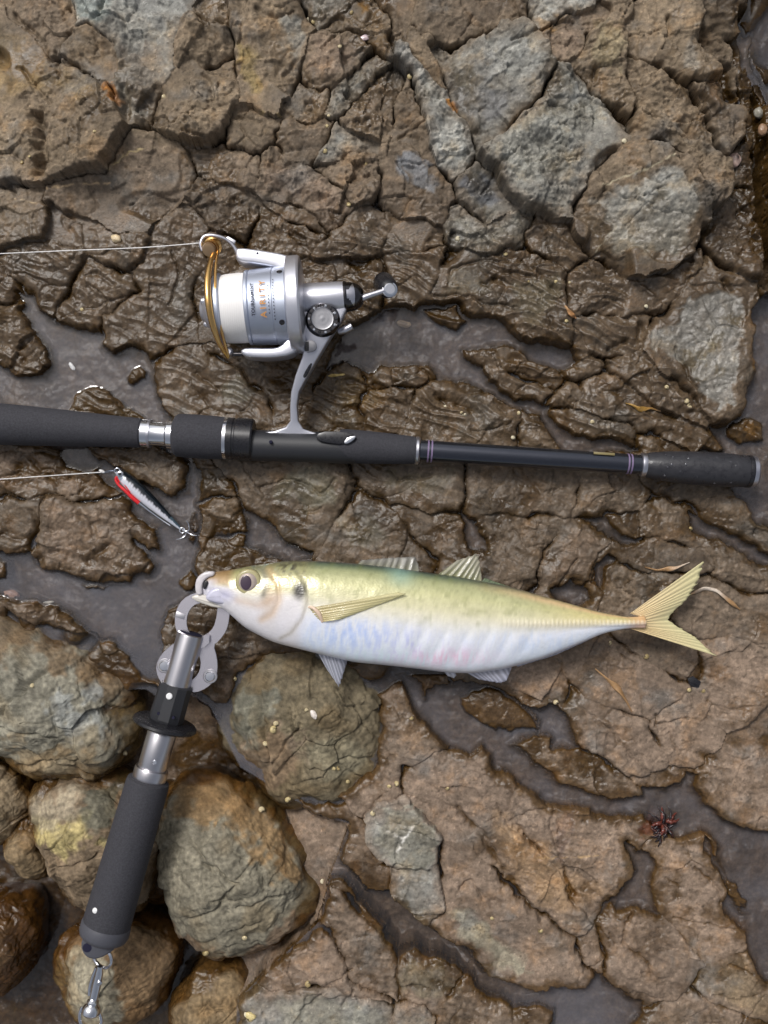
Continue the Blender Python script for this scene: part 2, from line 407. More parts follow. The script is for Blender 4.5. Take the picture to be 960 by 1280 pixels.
 ([(760,785),(800,780),(834,800),(872,829),(871,843),(850,846),(810,822),(768,795)],11,9,'b'),
 ([(877,830),(900,796),(948,810),(952,832),(940,850),(934,880),(930,904),(892,890),(872,868)],13,12,'p'),
 ([(868,972),(885,946),(930,911),(1060,880),(1060,1056),(950,1043),(905,1025),(879,1008)],9,14,'p'),
 ([(780,962),(828,960),(860,962),(856,985),(830,990),(804,985)],7,10,'p'),
 ([(502,962),(548,940),(572,948),(620,985),(680,1004),(640,1015),(660,1048),(700,1100),(735,1148),(700,1146),(650,1114),(612,1078),(572,1030),(522,988)],14,14,'p'),
 ([(644,1016),(684,1006),(740,1010),(800,1021),(818,1031),(796,1041),(782,1052),(788,1080),(780,1108),(752,1120),(737,1146),(704,1098),(664,1046)],12,12,'p'),
 ([(840,1042),(866,1040),(898,1070),(908,1100),(903,1130),(910,1142),(928,1160),(933,1175),(905,1185),(882,1198),(852,1168),(827,1120),(813,1090),(822,1060)],9,13,'p'),
 ([(772,1136),(800,1133),(820,1146),(850,1181),(878,1206),(860,1230),(840,1245),(800,1248),(772,1236),(752,1221),(757,1190),(750,1160)],11,14,'p'),
 ([(882,1206),(938,1186),(950,1195),(952,1225),(1060,1236),(1060,1300),(940,1262),(902,1254),(868,1236)],9,12,'o'),
 ([(808,1258),(868,1240),(930,1268),(990,1300),(970,1370),(820,1370)],8,14,'w'),
 ([(505,1000),(522,996),(572,1040),(622,1092),(680,1152),(733,1214),(724,1233),(690,1228),(640,1210),(600,1180),(556,1134),(548,1086),(552,1040)],16,12,'p'),
 ([(476,1002),(518,998),(544,1028),(549,1082),(555,1130),(512,1106),(482,1084),(464,1050)],22,12,'g'),
 ([(400,1104),(440,1122),(460,1166),(496,1190),(512,1184),(540,1190),(585,1220),(600,1246),(640,1266),(680,1296),(680,1370),(542,1370),(542,1268),(500,1246),(440,1216),(404,1150)],9,14,'b'),
 ([(491,1256),(510,1250),(532,1252),(539,1275),(540,1370),(490,1370)],16,8,'g'),
 ([(300,1244),(350,1232),(420,1232),(488,1254),(486,1370),(296,1370)],15,14,'g'),
 ([(318,1218),(380,1202),(404,1160),(438,1222),(486,1248),(430,1228),(340,1230)],14,9,'p'),
 ([(495,930),(540,905),(556,930),(540,938),(500,960),(490,985),(470,1000),(455,1000),(486,962)],16,12,'b'),
 ([(410,1050),(440,1030),(462,1062),(478,1090),(462,1110),(470,1150),(450,1136),(414,1092)],6,9,'d'),
 ([(742,1160),(750,1190),(746,1216),(736,1206),(736,1168)],8,6,'p'),
 # between the gripper and the pool
 ([(206,772),(240,752),(300,790),(326,808),(287,833),(266,866),(222,838),(206,800)],6,14,'d'),
 ([(166,846),(200,846),(216,862),(214,892),(180,946),(168,900)],4,10,'d'),
 ([(216,848),(262,872),(262,900),(240,950),(206,960),(196,930),(218,892)],-14,10,'d'),
]
# broken rock that goes on past the edges of the picture
for gx in range(-5, 15):
    for gy in range(-5, 18):
        cx, cy = gx * 105 + rng.uniform(-25, 25), gy * 100 + rng.uniform(-25, 25)
        if -70 < cx < 1030 and -70 < cy < 1350: continue
        na = 9
        pts = []
        for k in range(na):
            a = 2 * math.pi * (k + rng.uniform(-.3, .3)) / na
            pts.append((cx + math.cos(a) * rng.uniform(46, 66), cy + math.sin(a) * rng.uniform(44, 62)))
        BLOCKS.append((pts, 34 - 22 * float(smooth(150, 500, cy)) + rng.uniform(-4, 6), 18, 'tbpgw'[rng.integers(0, 5)] if cy < 300 else 'bwpp'[rng.integers(0, 4)]))

# islands standing in the water, and the outlines of the water itself
ISLANDS = [
 ([(86,514),(92,490),(112,486),(135,491),(160,507),(190,527),(150,548),(88,532)],8,12,'w'),
 ([(156,471),(172,454),(184,465),(186,478),(168,485),(158,479)],6,9,'w'),
 ([(902,531),(940,518),(953,526),(954,552),(925,556),(906,545)],10,10,'w'),
 ([(527,391),(575,389),(590,404),(560,411),(543,405)],6,7,'w'),
 ([(103,728),(115,727),(136,732),(133,738),(110,736)],3,6,'w'),
 ([(-60,692),(-2,696),(11,705),(7,724),(-60,732)],5,8,'w'),
 ([(150,572),(190,558),(228,568),(238,590),(230,610),(218,618),(195,612),(165,596),(152,587)],11,14,'w'),
 ([(572,871),(590,861),(615,859),(650,880),(670,905),(672,914),(640,914),(600,904),(577,890)],7,12,'p'),
 ([(904,1100),(920,1103),(936,1130),(934,1138),(920,1136),(906,1116)],3,7,'o'),
 ([(238,640),(246,636),(250,648),(248,662),(240,664),(236,652)],2.5,6,'w'),
 ([(236,668),(244,664),(247,674),(240,682),(234,676)],3,5,'w'),
 ([(224,722),(240,712),(246,722),(240,740),(228,738)],3,6,'w'),
]
WATER = [
 [(-60,452),(0,456),(20,468),(56,473),(63,455),(60,437),(42,412),(28,392),(32,382),(22,370),(40,370),(58,390),(95,413),(128,420),(128,437),(140,441),(165,436),(182,442),(192,455),(197,480),(204,508),(214,522),(232,560),(240,580),(226,575),(195,550),(150,560),(110,556),(135,585),(118,588),(84,584),(72,560),(40,550),(-60,548)],
 [(130,578),(150,592),(165,598),(195,614),(218,620),(232,612),(238,582),(248,596),(242,625),(252,634),(250,655),(248,690),(246,720),(240,745),(215,762),(206,775),(203,800),(198,830),(194,848),(180,842),(165,825),(140,800),(118,790),(95,775),(75,762),(55,758),(0,742),(-60,735),(-60,690),(0,690),(8,696),(40,692),(60,708),(95,721),(130,728),(163,729),(170,718),(192,716),(196,706),(173,678),(188,691),(203,690),(200,660),(175,648),(150,614),(125,592)],
 [(304,638),(318,644),(340,663),(360,683),(384,686),(387,695),(370,704),(350,702),(325,690),(308,678),(311,662)],
 [(410,440),(430,420),(470,393),(484,388),(520,392),(528,385),(575,386),(592,402),(610,402),(632,411),(652,429),(700,433),(716,431),(719,448),(706,463),(685,459),(660,445),(640,436),(600,432),(578,433),(582,448),(600,460),(606,478),(620,490),(650,502),(675,508),(690,508),(684,520),(700,534),(740,550),(775,556),(800,560),(720,574),(706,562),(690,545),(672,520),(640,508),(610,493),(575,479),(552,473),(545,470),(530,453),(515,458),(480,453),(462,467),(448,463),(430,456),(410,460)],
 [(940,392),(950,388),(1060,380),(1060,690),(975,660),(945,650),(930,625),(905,605),(890,585),(860,570),(880,560),(900,560),(888,536),(925,518),(930,508),(940,475),(945,455),(938,440),(942,415)],
 [(862,643),(880,649),(912,671),(940,681),(962,693),(985,706),(955,704),(920,687),(890,674),(868,662)],
 [(733,647),(755,651),(775,669),(800,673),(778,681),(768,674),(750,663)], [(767,701),(752,714),(750,735),(741,726),(746,708),(756,699)], [(578,644),(593,650),(597,665),(606,690),(590,687),(581,670)], [(688,738),(715,726),(738,745),(722,756),(700,752)],
 [(488,840),(505,848),(512,862),(518,884),(533,908),(558,932),(583,942),(600,928),(612,940),(618,956),(640,970),(665,987),(690,1003),(720,1010),(790,1020),(815,1026),(838,1040),(870,1036),(890,1044),(905,1062),(930,1072),(1060,1110),(1060,1060),(955,1044),(905,1026),(878,1008),(866,985),(871,968),(858,966),(852,985),(830,990),(804,986),(800,1000),(740,994),(700,974),(662,955),(640,928),(672,918),(662,890),(640,872),(612,858),(570,852),(545,852),(535,870),(530,850),(508,838)],
 [(653,879),(672,884),(690,882),(702,900),(720,932),(694,934),(688,920),(674,916),(672,900)],
 [(782,1052),(795,1062),(811,1066),(813,1085),(806,1105),(818,1130),(824,1142),(800,1133),(772,1133),(764,1126),(780,1112),(788,1085)],
 [(878,1046),(892,1060),(898,1095),(908,1114),(925,1142),(1060,1150),(1060,1236),(955,1224),(945,1200),(935,1180),(930,1160),(910,1142),(905,1130),(910,1105),(900,1072),(880,1060)], [(900,1050),(1060,1090),(1060,1200),(955,1190),(925,1140),(905,1100)],
 [(690,1228),(730,1236),(735,1222),(745,1220),(762,1232),(790,1248),(800,1252),(802,1262),(785,1290),(780,1330),(700,1330),(690,1260),(665,1250)],
 [(398,1062),(408,1046),(416,1064),(436,1084),(458,1112),(480,1112),(500,1122),(528,1152),(556,1170),(588,1192),(612,1216),(655,1232),(690,1236),(680,1250),(640,1258),(604,1240),(592,1218),(545,1192),(515,1184),(498,1190),(484,1172),(472,1146),(456,1124),(430,1098),(404,1086)],
 [(282,902),(300,846),(336,822),(400,816),(445,842),(472,874),(480,912),(468,952),(444,986),(400,1002),(345,988),(302,952)],
 [(914,28),(924,30),(930,44),(938,42),(940,54),(936,66),(944,82),(952,104),(958,124),(952,128),(944,108),(934,84),(928,90),(922,82),(924,66),(916,52)],
 [(939,392),(944,380),(956,372),(1060,372),(1060,400),(945,404)],
]
# cracks inside blocks: (points, half width, depth)
CRACKS = [
 ([(58,160),(64,190),(64,225)],7,22), ([(28,28),(50,55),(78,88),(120,110)],2.5,8), ([(35,100),(72,140)],2,6), ([(0,230),(30,250)],3,8),
 ([(140,18),(138,45)],2.5,10), ([(104,10),(104,30)],2.5,8), ([(80,110),(84,80)],2,6), ([(130,90),(134,70)],1.6,4), ([(165,130),(170,160)],6,12),
 ([(240,180),(285,188)],2,8), ([(283,118),(282,138)],1.6,6), ([(263,110),(272,125),(272,140)],4,8), ([(372,96),(362,110)],3,6), ([(298,55),(310,58),(305,75)],2,6),
 ([(325,38),(345,48),(372,38)],2,5), ([(408,80),(418,62)],2,6), ([(300,163),(330,165)],2,5),
 ([(540,20),(552,8)],1.2,4), ([(572,62),(590,40)],1.2,4), ([(628,75),(660,62)],2,6), ([(662,62),(640,30),(610,0)],1.3,4),
 ([(505,130),(528,165)],1.2,3), ([(500,182),(527,168)],1.5,5), ([(545,120),(520,128)],1.2,4), ([(617,88),(640,78)],2,5), ([(690,100),(716,135)],1.5,6),
 ([(600,245),(618,230),(640,205)],1.3,4), ([(735,105),(732,115)],4,10), ([(762,150),(762,162)],3,9), ([(823,40),(824,60)],2,9), ([(775,56),(820,54)],1.3,4), ([(745,75),(748,80)],3,6),
 ([(800,20),(812,60)],1.3,3), ([(868,50),(864,80)],5,12), ([(895,100),(910,128)],5,14), ([(866,140),(878,158)],5,14), ([(908,165),(910,175)],3,8), ([(855,120),(888,118)],1.5,5),
 ([(825,205),(832,216)],4,9), ([(840,235),(858,272)],1.5,5), ([(790,260),(820,250)],1.2,3), ([(775,290),(800,270),(850,290)],1.1,3), ([(784,140),(800,160),(812,185)],1.4,4),
 ([(872,505),(850,470),(838,440)],2,6), ([(893,358),(902,372)],4,10), ([(798,412),(794,430)],5,9), ([(760,440),(775,430)],4,8), ([(830,390),(780,398)],2,6),
 ([(560,345),(600,330),(640,335)],2,5), ([(600,360),(640,345),(680,350)],2,5), ([(690,395),(680,400),(688,412)],3,6), ([(650,330),(700,380)],1.5,5), ([(540,372),(640,384)],2,5),
 ([(640,470),(650,455)],1.3,3), ([(660,480),(645,490)],1.3,3), ([(555,500),(590,515),(596,525)],5,5), ([(610,500),(628,520)],4,4), ([(545,490),(560,510)],2,4), ([(590,540),(640,530)],2,4),
 ([(20,440),(40,425)],1.5,4), ([(30,450),(42,440),(50,450)],2,3), ([(110,350),(130,345),(150,360)],2.5,4), ([(215,320),(225,345),(212,382)],1.5,5),
 ([(20,345),(100,360)],1.5,3), ([(250,470),(280,490)],2,3), ([(40,570),(52,590),(90,600)],3,5), ([(0,600),(30,585),(60,600)],2.5,4), ([(60,600),(80,608)],4,4), ([(20,575),(28,582)],4,5),
 ([(40,675),(48,650),(45,640)],4,6), ([(0,665),(30,675)],4,5), ([(55,695),(75,685)],5,5), ([(118,700),(125,690),(140,680),(148,690)],5,6), ([(62,660),(70,665)],2,4), ([(100,640),(125,665)],3,4), ([(150,640),(165,655)],3,4), ([(173,676),(185,695)],3,7),
 ([(330,610),(360,600),(400,615),(420,600)],2,4), ([(380,640),(400,630)],2,3), ([(480,590),(500,600),(540,592)],2,4), ([(660,600),(672,620),(700,610)],2,3), ([(640,660),(660,685),(680,680)],1.5,3),
 ([(690,740),(720,700)],2,5), ([(760,800),(790,830)],1.5,3), ([(720,880),(780,930),(815,960)],1.5,3), ([(815,890),(818,905),(860,900)],2,4), ([(835,915),(845,935)],1.5,3), ([(880,870),(900,890)],1.5,3),
 ([(700,1040),(690,1010)],2,4), ([(572,1010),(600,1045),(640,1100),(675,1145)],4,7), ([(640,1020),(680,1065)],2.5,5), ([(700,1085),(720,1115)],2.5,6), ([(688,1020),(698,1070),(702,1085)],2,4), ([(620,1000),(640,1030),(678,1062)],1.5,4),
 ([(838,1145),(880,1150),(915,1158)],1.5,3), ([(830,1095),(850,1105)],1.5,3), ([(870,1080),(885,1100),(900,1130)],2,4), ([(785,1138),(780,1170),(800,1200),(815,1215)],2.5,5), ([(760,1160),(772,1172)],2,4), ([(800,1215),(840,1218)],1.3,2),
 ([(480,1085),(535,1082)],3,10), ([(512,1133),(550,1135)],2,6), ([(575,1110),(590,1100),(605,1118)],2,5), ([(615,1120),(622,1123)],5,6), ([(500,1190),(500,1240)],2,6), ([(560,1245),(600,1200)],2,5), ([(430,1250),(445,1230)],2,4),
 ([(380,1260),(400,1240),(440,1210)],2,4), ([(330,1260),(340,1290)],1.5,3), ([(905,1205),(940,1215)],1.5,3), ([(890,1240),(930,1245)],1.5,3),
]
# coloured patches of the stones themselves: (outline, colour, soft edge, strength)
PATCHES = [
 ([(-60,30),(30,70),(70,105),(140,125),(120,150),(60,110),(0,150),(-60,150)],COL['y'],25,.8), ([(0,140),(60,150),(90,220),(0,225)],COL['t'],20,.6),
 ([(140,0),(230,0),(238,30),(200,40),(170,20)],COL['G'],16,.7), ([(110,0),(150,10),(140,55),(112,45)],COL['g']*np.array([.8,.95,1.0]),12,.7),
 ([(165,80),(215,80),(195,150),(170,150)],COL['b'],20,.7), ([(145,125),(152,122),(160,150),(152,150)],lin(170,110,40),5,.8),
 ([(170,160),(235,175),(235,195),(200,195),(165,175)],COL['t'],12,.7),
 ([(355,45),(385,45),(385,70),(372,88),(352,70)],COL['g'],10,.8), ([(305,70),(330,90),(325,130),(305,110)],lin(150,130,70),14,.5),
 ([(440,8),(455,10),(462,30),(450,35)],lin(165,120,50),6,.7), ([(552,134),(560,130),(570,148),(565,155)],lin(176,120,50),4,.9),
 ([(500,205),(525,208),(542,235),(540,248),(525,245),(500,225)],lin(125,128,132),8,.9), ([(575,235),(600,225),(625,255),(600,270)],lin(112,116,124),10,.8),
 ([(600,70),(660,75),(668,95),(650,112),(612,115)],COL['G'],10,.7), ([(560,110),(600,120),(640,140),(605,170),(580,150)],lin(118,120,124),16,.6),
 ([(655,0),(690,0),(692,30),(670,30)],COL['G'],8,.7), ([(660,45),(690,42),(685,60),(668,56)],lin(165,128,75),6,.5),
 ([(620,190),(690,150),(745,150),(700,230),(640,245)],lin(146,145,136),18,.7), ([(700,120),(745,130),(740,150),(690,145)],COL['G'],8,.6),
 ([(740,260),(800,232),(840,235),(856,280),(830,330),(760,318)],lin(158,158,152),12,.95), ([(838,108),(860,60),(855,120)],COL['G'],8,.4),
 ([(735,50),(770,70),(770,110),(735,100)],lin(150,140,110),10,.5), ([(870,110),(890,115),(885,150),(875,140)],lin(150,110,60),10,.5),
 ([(806,432),(832,404),(858,378),(890,372),(916,380),(920,402),(914,440),(906,480),(900,505),(888,512),(876,500),(850,468),(822,446)],lin(146,148,148),6,1.0),
 ([(640,360),(690,350),(700,390),(660,410),(640,395)],lin(130,125,108),12,.6), ([(560,345),(610,340),(600,375),(560,372)],lin(128,125,112),10,.5),
 ([(280,480),(300,470),(318,485),(310,505),(285,505)],lin(122,122,112),8,.7), ([(360,590),(410,585),(420,620),(380,640),(350,620)],lin(112,112,98),18,.7),
 ([(425,650),(470,640),(480,680),(440,685)],lin(122,120,108),12,.6), ([(480,590),(560,590),(560,620),(480,610)],lin(114,110,92),14,.5),
 ([(484,1006),(520,1002),(540,1030),(545,1072),(512,1084),(482,1076),(470,1045)],lin(140,138,126),6,.9),
 ([(560,1130),(600,1140),(640,1180),(660,1210),(620,1200),(580,1170)],lin(142,138,120),10,.8), ([(350,1245),(420,1240),(480,1262),(480,1360),(360,1360)],lin(140,136,120),10,.6),
 ([(500,1195),(550,1200),(580,1235),(530,1240),(500,1225)],lin(120,114,92),10,.5), ([(810,1010),(830,1012),(832,1030),(800,1045)],lin(140,60,40),6,.7),
 ([(700,1010),(720,1010),(700,1080),(690,1070)],lin(128,112,108),8,.6), ([(620,1010),(680,1060),(760,1120),(700,1140),(620,1070)],lin(158,128,92),25,.6),
 ([(430,478),(480,470),(470,510),(440,520)],lin(120,100,60),12,.6), ([(860,335),(880,325),(880,350)],COL['t'],6,.5),
 ([(930,430),(945,425),(948,460),(935,475)],lin(150,118,60),5,.8), ([(930,525),(950,530),(945,550),(930,550)],lin(165,130,70),6,.6),
]
VEINS = [  # quartz veins: points, half width, colour
 ([(70,247),(100,243),(145,238)],1.2,lin(190,165,130)), ([(145,222),(165,204),(188,196)],1.2,lin(185,165,125)), ([(496,1058),(505,1042),(516,1025)],1.7,lin(225,222,214)), ([(485,1032),(503,1042)],1.5,lin(225,222,214)),
 ([(30,258),(55,262)],1.0,lin(190,170,140)), ([(330,157),(355,158)],1.0,lin(170,150,110)), ([(865,430),(885,436)],0.8,lin(200,200,195)), ([(880,432),(884,442)],1,lin(210,210,200)), ([(868,452),(874,455)],1,lin(210,210,200)), ([(900,448),(910,460)],.8,lin(205,205,200)),
 ([(46,500),(50,486)],0.9,lin(190,175,150)), ([(745,245),(800,228),(825,215)],1.0,lin(175,165,140)), ([(740,320),(790,260)],0.9,lin(180,175,160)), ([(670,1068),(745,1065)],0.9,lin(190,160,120)),
]
FLOOR = [(100,60,-2),(300,100,0),(480,100,-2),(620,120,0),(760,160,-2),(860,260,-6),(100,200,-2),(300,230,-8),(480,260,-10),(640,260,-8),(60,300,4),(200,330,2),(400,310,1),(600,310,3),(760,380,3),
 (940,60,-5),(946,160,-26),(948,220,-34),(948,300,-28),(945,450,-9),(60,420,-9),(120,440,-12),(200,480,-9),(480,420,-7),(560,450,-7),(680,500,-6),(820,540,-5),(940,600,-8),(100,560,-6),(230,620,-9),(100,740,-13),(170,780,-15),(210,720,-11),
 (350,680,-8),(420,640,-9),(560,650,-4),(700,650,-4),(850,660,-6),(760,730,-5),(500,740,-6),(700,800,-4),(560,890,-8),(620,960,-8),(740,1000,-7),(850,1010,-7),(940,1050,-8),(800,1100,-6),(940,1150,-7),(790,1240,-5),(720,1260,-16),
 (560,1180,-34),(500,1150,-34),(430,1060,-12),(600,1230,-12),(200,880,-80),(240,960,-96),(20,1000,-96),(20,1120,-100),(200,1150,-100),(220,1230,-104),(300,1000,-90),(400,1040,-20),(60,1240,-104),(30,1240,-104),(330,1210,-30),(270,850,-16),(480,900,-6),(860,880,-4)]
DEEP = [(-900,860),(-60,840),(60,845),(150,862),(182,862),(196,872),(226,862),(262,884),(300,960),(400,1020),(436,1030),(410,1100),(400,1150),(330,1215),(296,1250),(290,1400),(200,1700),(-900,1700)]
CLEFT = [(936,118),(944,112),(952,132),(958,200),(958,340),(948,368),(942,352),(944,290),(938,230),(941,180)]
DEEP_LEVEL = -92.0

def axis(a, b, step, far):
    core = np.arange(a, b + step, step)
    out = []; s = step; x = core[-1]
    while x < b + far:
        s = min(s * 1.07, 9) if x < b + 420 else min(s * 1.25, 900); x += s; out.append(x - b)
    out = np.array(out)
    return np.concatenate([(a - out)[::-1], core, b + out])
gu, gv = axis(-14, 974, 1.28, 9000), axis(-14, 1294, 1.28, 9000)
NU, NV = len(gu), len(gv)
U, V = np.meshgrid(gu, gv)

def coarse_ax(g):
    c = np.r_[g[::4], g[-1]] if (len(g) - 1) % 4 else g[::4]
    j = np.clip(np.searchsorted(c, g, 'right') - 1, 0, len(c) - 2)
    return c, j, (g - c[j]) / (c[j + 1] - c[j])
cu_, ju_, tu_ = coarse_ax(gu); cv_, jv_, tv_ = coarse_ax(gv)
Uc_, Vc_ = np.meshgrid(cu_, cv_)
def low(fn):
    """slowly varying fields: worked out on every fourth line, then interpolated"""
    a = fn(Uc_, Vc_)
    a = a[:, ju_] * (1 - tu_) + a[:, ju_ + 1] * tu_
    return a[jv_] * (1 - tv_)[:, None] + a[jv_ + 1] * tv_[:, None]

def terrain(U, V):
    wu = U + low(lambda U, V: 7 * noise2(U / 46, V / 46, 1)) + 3.2 * noise2(U / 17, V / 17, 2) + 1.5 * noise2(U / 7, V / 7, 3)
    wv = V + low(lambda U, V: 7 * noise2(U / 46, V / 46, 4)) + 3.2 * noise2(U / 17, V / 17, 5) + 1.5 * noise2(U / 7, V / 7, 6)
    def floor_(U, V):
        num = 0; den = 0
        for (a, b, z) in FLOOR:
            w = 1 / ((U - a) ** 2 + (V - b) ** 2 + 900) ** 1.5
            num = num + w * z; den = den + w
        return num / den
    F = low(floor_) + 8.0 * fbm2(U, V, 55, 4, 31, .55)
    h = F.copy(); lab = np.full(U.shape, -1, np.int32); top = np.zeros(U.shape); bd = np.zeros(U.shape)
    col = np.empty(U.shape + (3,)); col[:] = COL['d']
    rough = 0.5 + 0.6 * smooth(420, 230, V)
    # broken facets, one tilted plane per cell
    fx, fy = U + 8 * noise2(U / 30, V / 30, 41), V + 8 * noise2(U / 30, V / 30, 42)
    def facets(scale, seed):
        f1, f2, cid, ox, oy = worley(fx / scale, fy / scale * 1.2, seed)
        a = cid * 40.0
        return (np.cos(a) * ox + np.sin(a) * oy) + (cid - .5) * .8, f2 - f1, cid
    fa, ga, ida = facets(62, 51); fb, gb, idb = facets(24, 52)
    rel = 8.5 * fa + 3.4 * fb
    # thin secondary joints, only here and there
    j1 = np.exp(-(ga * 62 / 1.7) ** 2) * low(lambda U, V: smooth(0.15, 0.5, noise2(U / 90, V / 90, 61)))
    j2 = np.exp(-(gb * 24 / 1.2) ** 2) * low(lambda U, V: smooth(0.25, 0.6, noise2(U / 60, V / 60, 62)))
    tn = 8.5 * fbm2(U * .8 + V * .25, V - U * .3, 46, 5, 65, .58) / 2.1          # chipped ledges
    ti = np.floor(tn); ledge = 2.1 * (ti + smooth(.3, .7, tn - ti))
    tn2 = 5.0 * fbm2(U + V * .6, V * .7 - U * .5, 17, 4, 67, .6) / 1.2
    ti2 = np.floor(tn2); ledge = ledge + .75 * (ti2 + smooth(.25, .75, tn2 - ti2))
    lumps = low(lambda U, V: 6.5 * noise2(U / 75, V / 75, 71) + 4.0 * noise2(U / 32, V / 36, 72))
    ridges = (1 - np.abs(noise2((U + V * .45) / 85 + .3 * noise2(U / 50, V / 50, 74), (V - U * .42) / 17 + .5 * noise2(U / 40, V / 40, 75), 73))) ** 2      # bedding, running down to the right
    fine = 1.5 * fbm2(U, V, 12, 4, 81, 0.6) - 3.0 * smooth(.25, .6, fbm2(U, V, 20, 3, 83)) + 1.6 * (1 - np.abs(noise2(U / 26, V / 21, 85))) ** 4
    edge_n = 1 + 0.45 * noise2(U / 25, V / 25, 91)
    def local(pts, m):
        p = np.array(pts)
        return (slice(np.searchsorted(gv, p[:, 1].min() - m), np.searchsorted(gv, p[:, 1].max() + m)), slice(np.searchsorted(gu, p[:, 0].min() - m), np.searchsorted(gu, p[:, 0].max() + m)))
    b1 = np.full(U.shape, -70.0); b2 = b1.copy()
    for i, (pts, tp, r, c) in enumerate(BLOCKS):
        sl = local(pts, 62)
        d = poly_sd(wu[sl], wv[sl], pts)
        o1, o2 = b1[sl], b2[sl]
        up = d > o1
        b2[sl] = np.where(up, o1, np.maximum(o2, d)); lab[sl] = np.where(up, i, lab[sl]); b1[sl] = np.where(up, d, o1)
    de = (b1 - b2) * .5
    void = np.full(U.shape, -99.0)
    for pts in WATER + [DEEP, CLEFT]:
        sl = local(pts, 60)
        void[sl] = np.maximum(void[sl], poly_sd(wu[sl], wv[sl], pts))
    de = np.minimum(de, -void)
    shore = void > -25
    for k, (pts, tp, r, c) in enumerate(ISLANDS):
        sl = local(pts, 10)
        d = poly_sd(wu[sl], wv[sl], pts)
        up = d > 0
        lab[sl] = np.where(up, len(BLOCKS) + k, lab[sl]); de[sl] = np.where(up, d, de[sl])
    ALL = BLOCKS + ISLANDS
    n = len(ALL)
    TP = np.array([b[1] for b in ALL] + [6.0]); RR = np.array([b[2] for b in ALL] + [12.0])
    CC = np.array([COL[b[3]] * (1 + rng.uniform(-.28, .16)) for b in ALL] + [COL['b']])
    CX = np.array([np.mean([q[0] for q in b[0]]) for b in ALL] + [0.0]); CY = np.array([np.mean([q[1] for q in b[0]]) for b in ALL] + [0.0])
    RG = rng.uniform(.5, 1.3, n + 1) * np.where(CY > 820, .7, 1.0)
    amp_t = np.where(CY < 300, .27, np.where(CY < 430, .12, .06))
    TA, TB = rng.uniform(-1, 1, n + 1) * amp_t, rng.uniform(-1, 1, n + 1) * amp_t; TA[-1] = TB[-1] = 0
    tp = TP[lab]; r = RR[lab] * edge_n
    de = de - np.clip(-.15 + 1.3 * noise2(U / 24, V / 24, 92), -1.3, 1.1) * (void < -3)
    r = r * (1 + .7 * smooth(-22, -6, void))
    t1, t2 = np.clip(de / (r * (.3 - .13 * smooth(360, 260, V))), 0, 1), np.clip(de / (r * 1.25), 0, 1)
    wsh = .62 + .22 * smooth(380, 250, V)
    prof = wsh * np.sqrt(np.clip(1 - (1 - t1) ** 2.2, 0, 1)) + (1 - wsh) * np.sqrt(np.clip(1 - (1 - t2) ** 2, 0, 1))
    tph = tp + TA[lab] * (U - CX[lab]) + TB[lab] * (V - CY[lab]) + rough * RG[lab] * (rel * .8 + lumps * .8 + fine + ledge)
    tph = tph + np.where(tp < 25, (2.0 + 4.5 * smooth(270, 330, V) * smooth(620, 500, V) * (.35 + .65 * smooth(300, 480, U))) * (ridges - .45), 0) - (2.4 * j1 + 1.3 * j2) * (.4 + rough)
    # many joints are shallow, a few run deep
    Fe = F + np.where(void > -3, 0, np.maximum(tp - F, 0) * .9 * smooth(-.2, .3, noise2(U / 55, V / 55, 93) + .7 * smooth(330, 180, U) * smooth(330, 200, V) + .22 * smooth(800, 900, V)))
    land = de > 0
    h = np.where(land, Fe + np.maximum(tph - Fe, .5) * prof, np.where(void > 0, F, Fe))
    h = np.where(void > 0, np.where(land, h, F * smooth(-1, 7, void) + (F * .25) * (1 - smooth(-1, 7, void))), h)
    lab = np.where(land | (void <= 0), lab, -1)
    col = np.where((lab >= 0)[..., None], CC[lab], COL['b'] * .8)
    zone = COL['b'] + (COL['p'] - COL['b']) * smooth(700, 900, V)[..., None] * .8 + (COL['t'] - COL['b']) * smooth(300, 150, V)[..., None] * .5
    fresh = np.array([b[3] in 'gG' for b in ALL] + [False])[lab]
    k = np.clip(.42 - .2 * fresh + .5 * fbm2(U, V, 60, 4, 98, .6) + .45 * (1 - smooth(2, 16, de + 7 * fbm2(U, V, 14, 3, 99))), 0, .92)[..., None]   # weathered brown skin, thin over the fresh grey cores
    col = col * (1 - k) + zone * k
    for pts, w, dep in CRACKS:
        sl = local(pts, 40)
        d = seg_dist(wu[sl], wv[sl], pts, False)
        wv_ = w * (1 + .5 * noise2(U[sl] / 9, V[sl] / 9, 95))
        h[sl] -= dep * .9 * np.exp(-(d / wv_) ** 2)
    for pts, pc, soft, st in PATCHES:
        sl = local(pts, 40)
        d = poly_sd(wu[sl], wv[sl], pts) + soft * .7 * fbm2(U[sl], V[sl], 18, 3, 97)
        k = st * smooth(-soft * .5, soft * .5, d + 7 * fb[sl])
        h[sl] -= 1.6 * k
        k = k * np.clip(.82 + .5 * fbm2(U[sl], V[sl], 30, 4, 96, .6), 0, 1)
        col[sl] = col[sl] * (1 - k[..., None]) + pc * k[..., None]
    # mottling that belongs to the stone: rusty, grey-green and pale blotches
    n1 = fbm2(U, V, 70, 5, 101, .6)[..., None]; n2 = fbm2(U, V, 38, 5, 111, .62)[..., None]; n3 = fbm2(U, V, 9, 4, 121, .7)[..., None]
    lum = col.mean(-1, keepdims=True)
    grey = lum * np.array([1.0, 1.0, .95]); rust = col * np.array([1.02, .85, .64])
    k = smooth(.08, .5, n1) * .55; col = col * (1 - k) + grey * k
    k = smooth(.05, .45, n2) * .6; col = col * (1 - k) + rust * k
    col = col * (1 + .6 * n3) * (1 + .42 * n2) * (1 + .25 * (ida - .5)[..., None]) * (1 + .25 * (idb - .5)[..., None])
    sp = hash2(np.floor(U / 1.7), np.floor(V / 1.7), 5)[..., None]
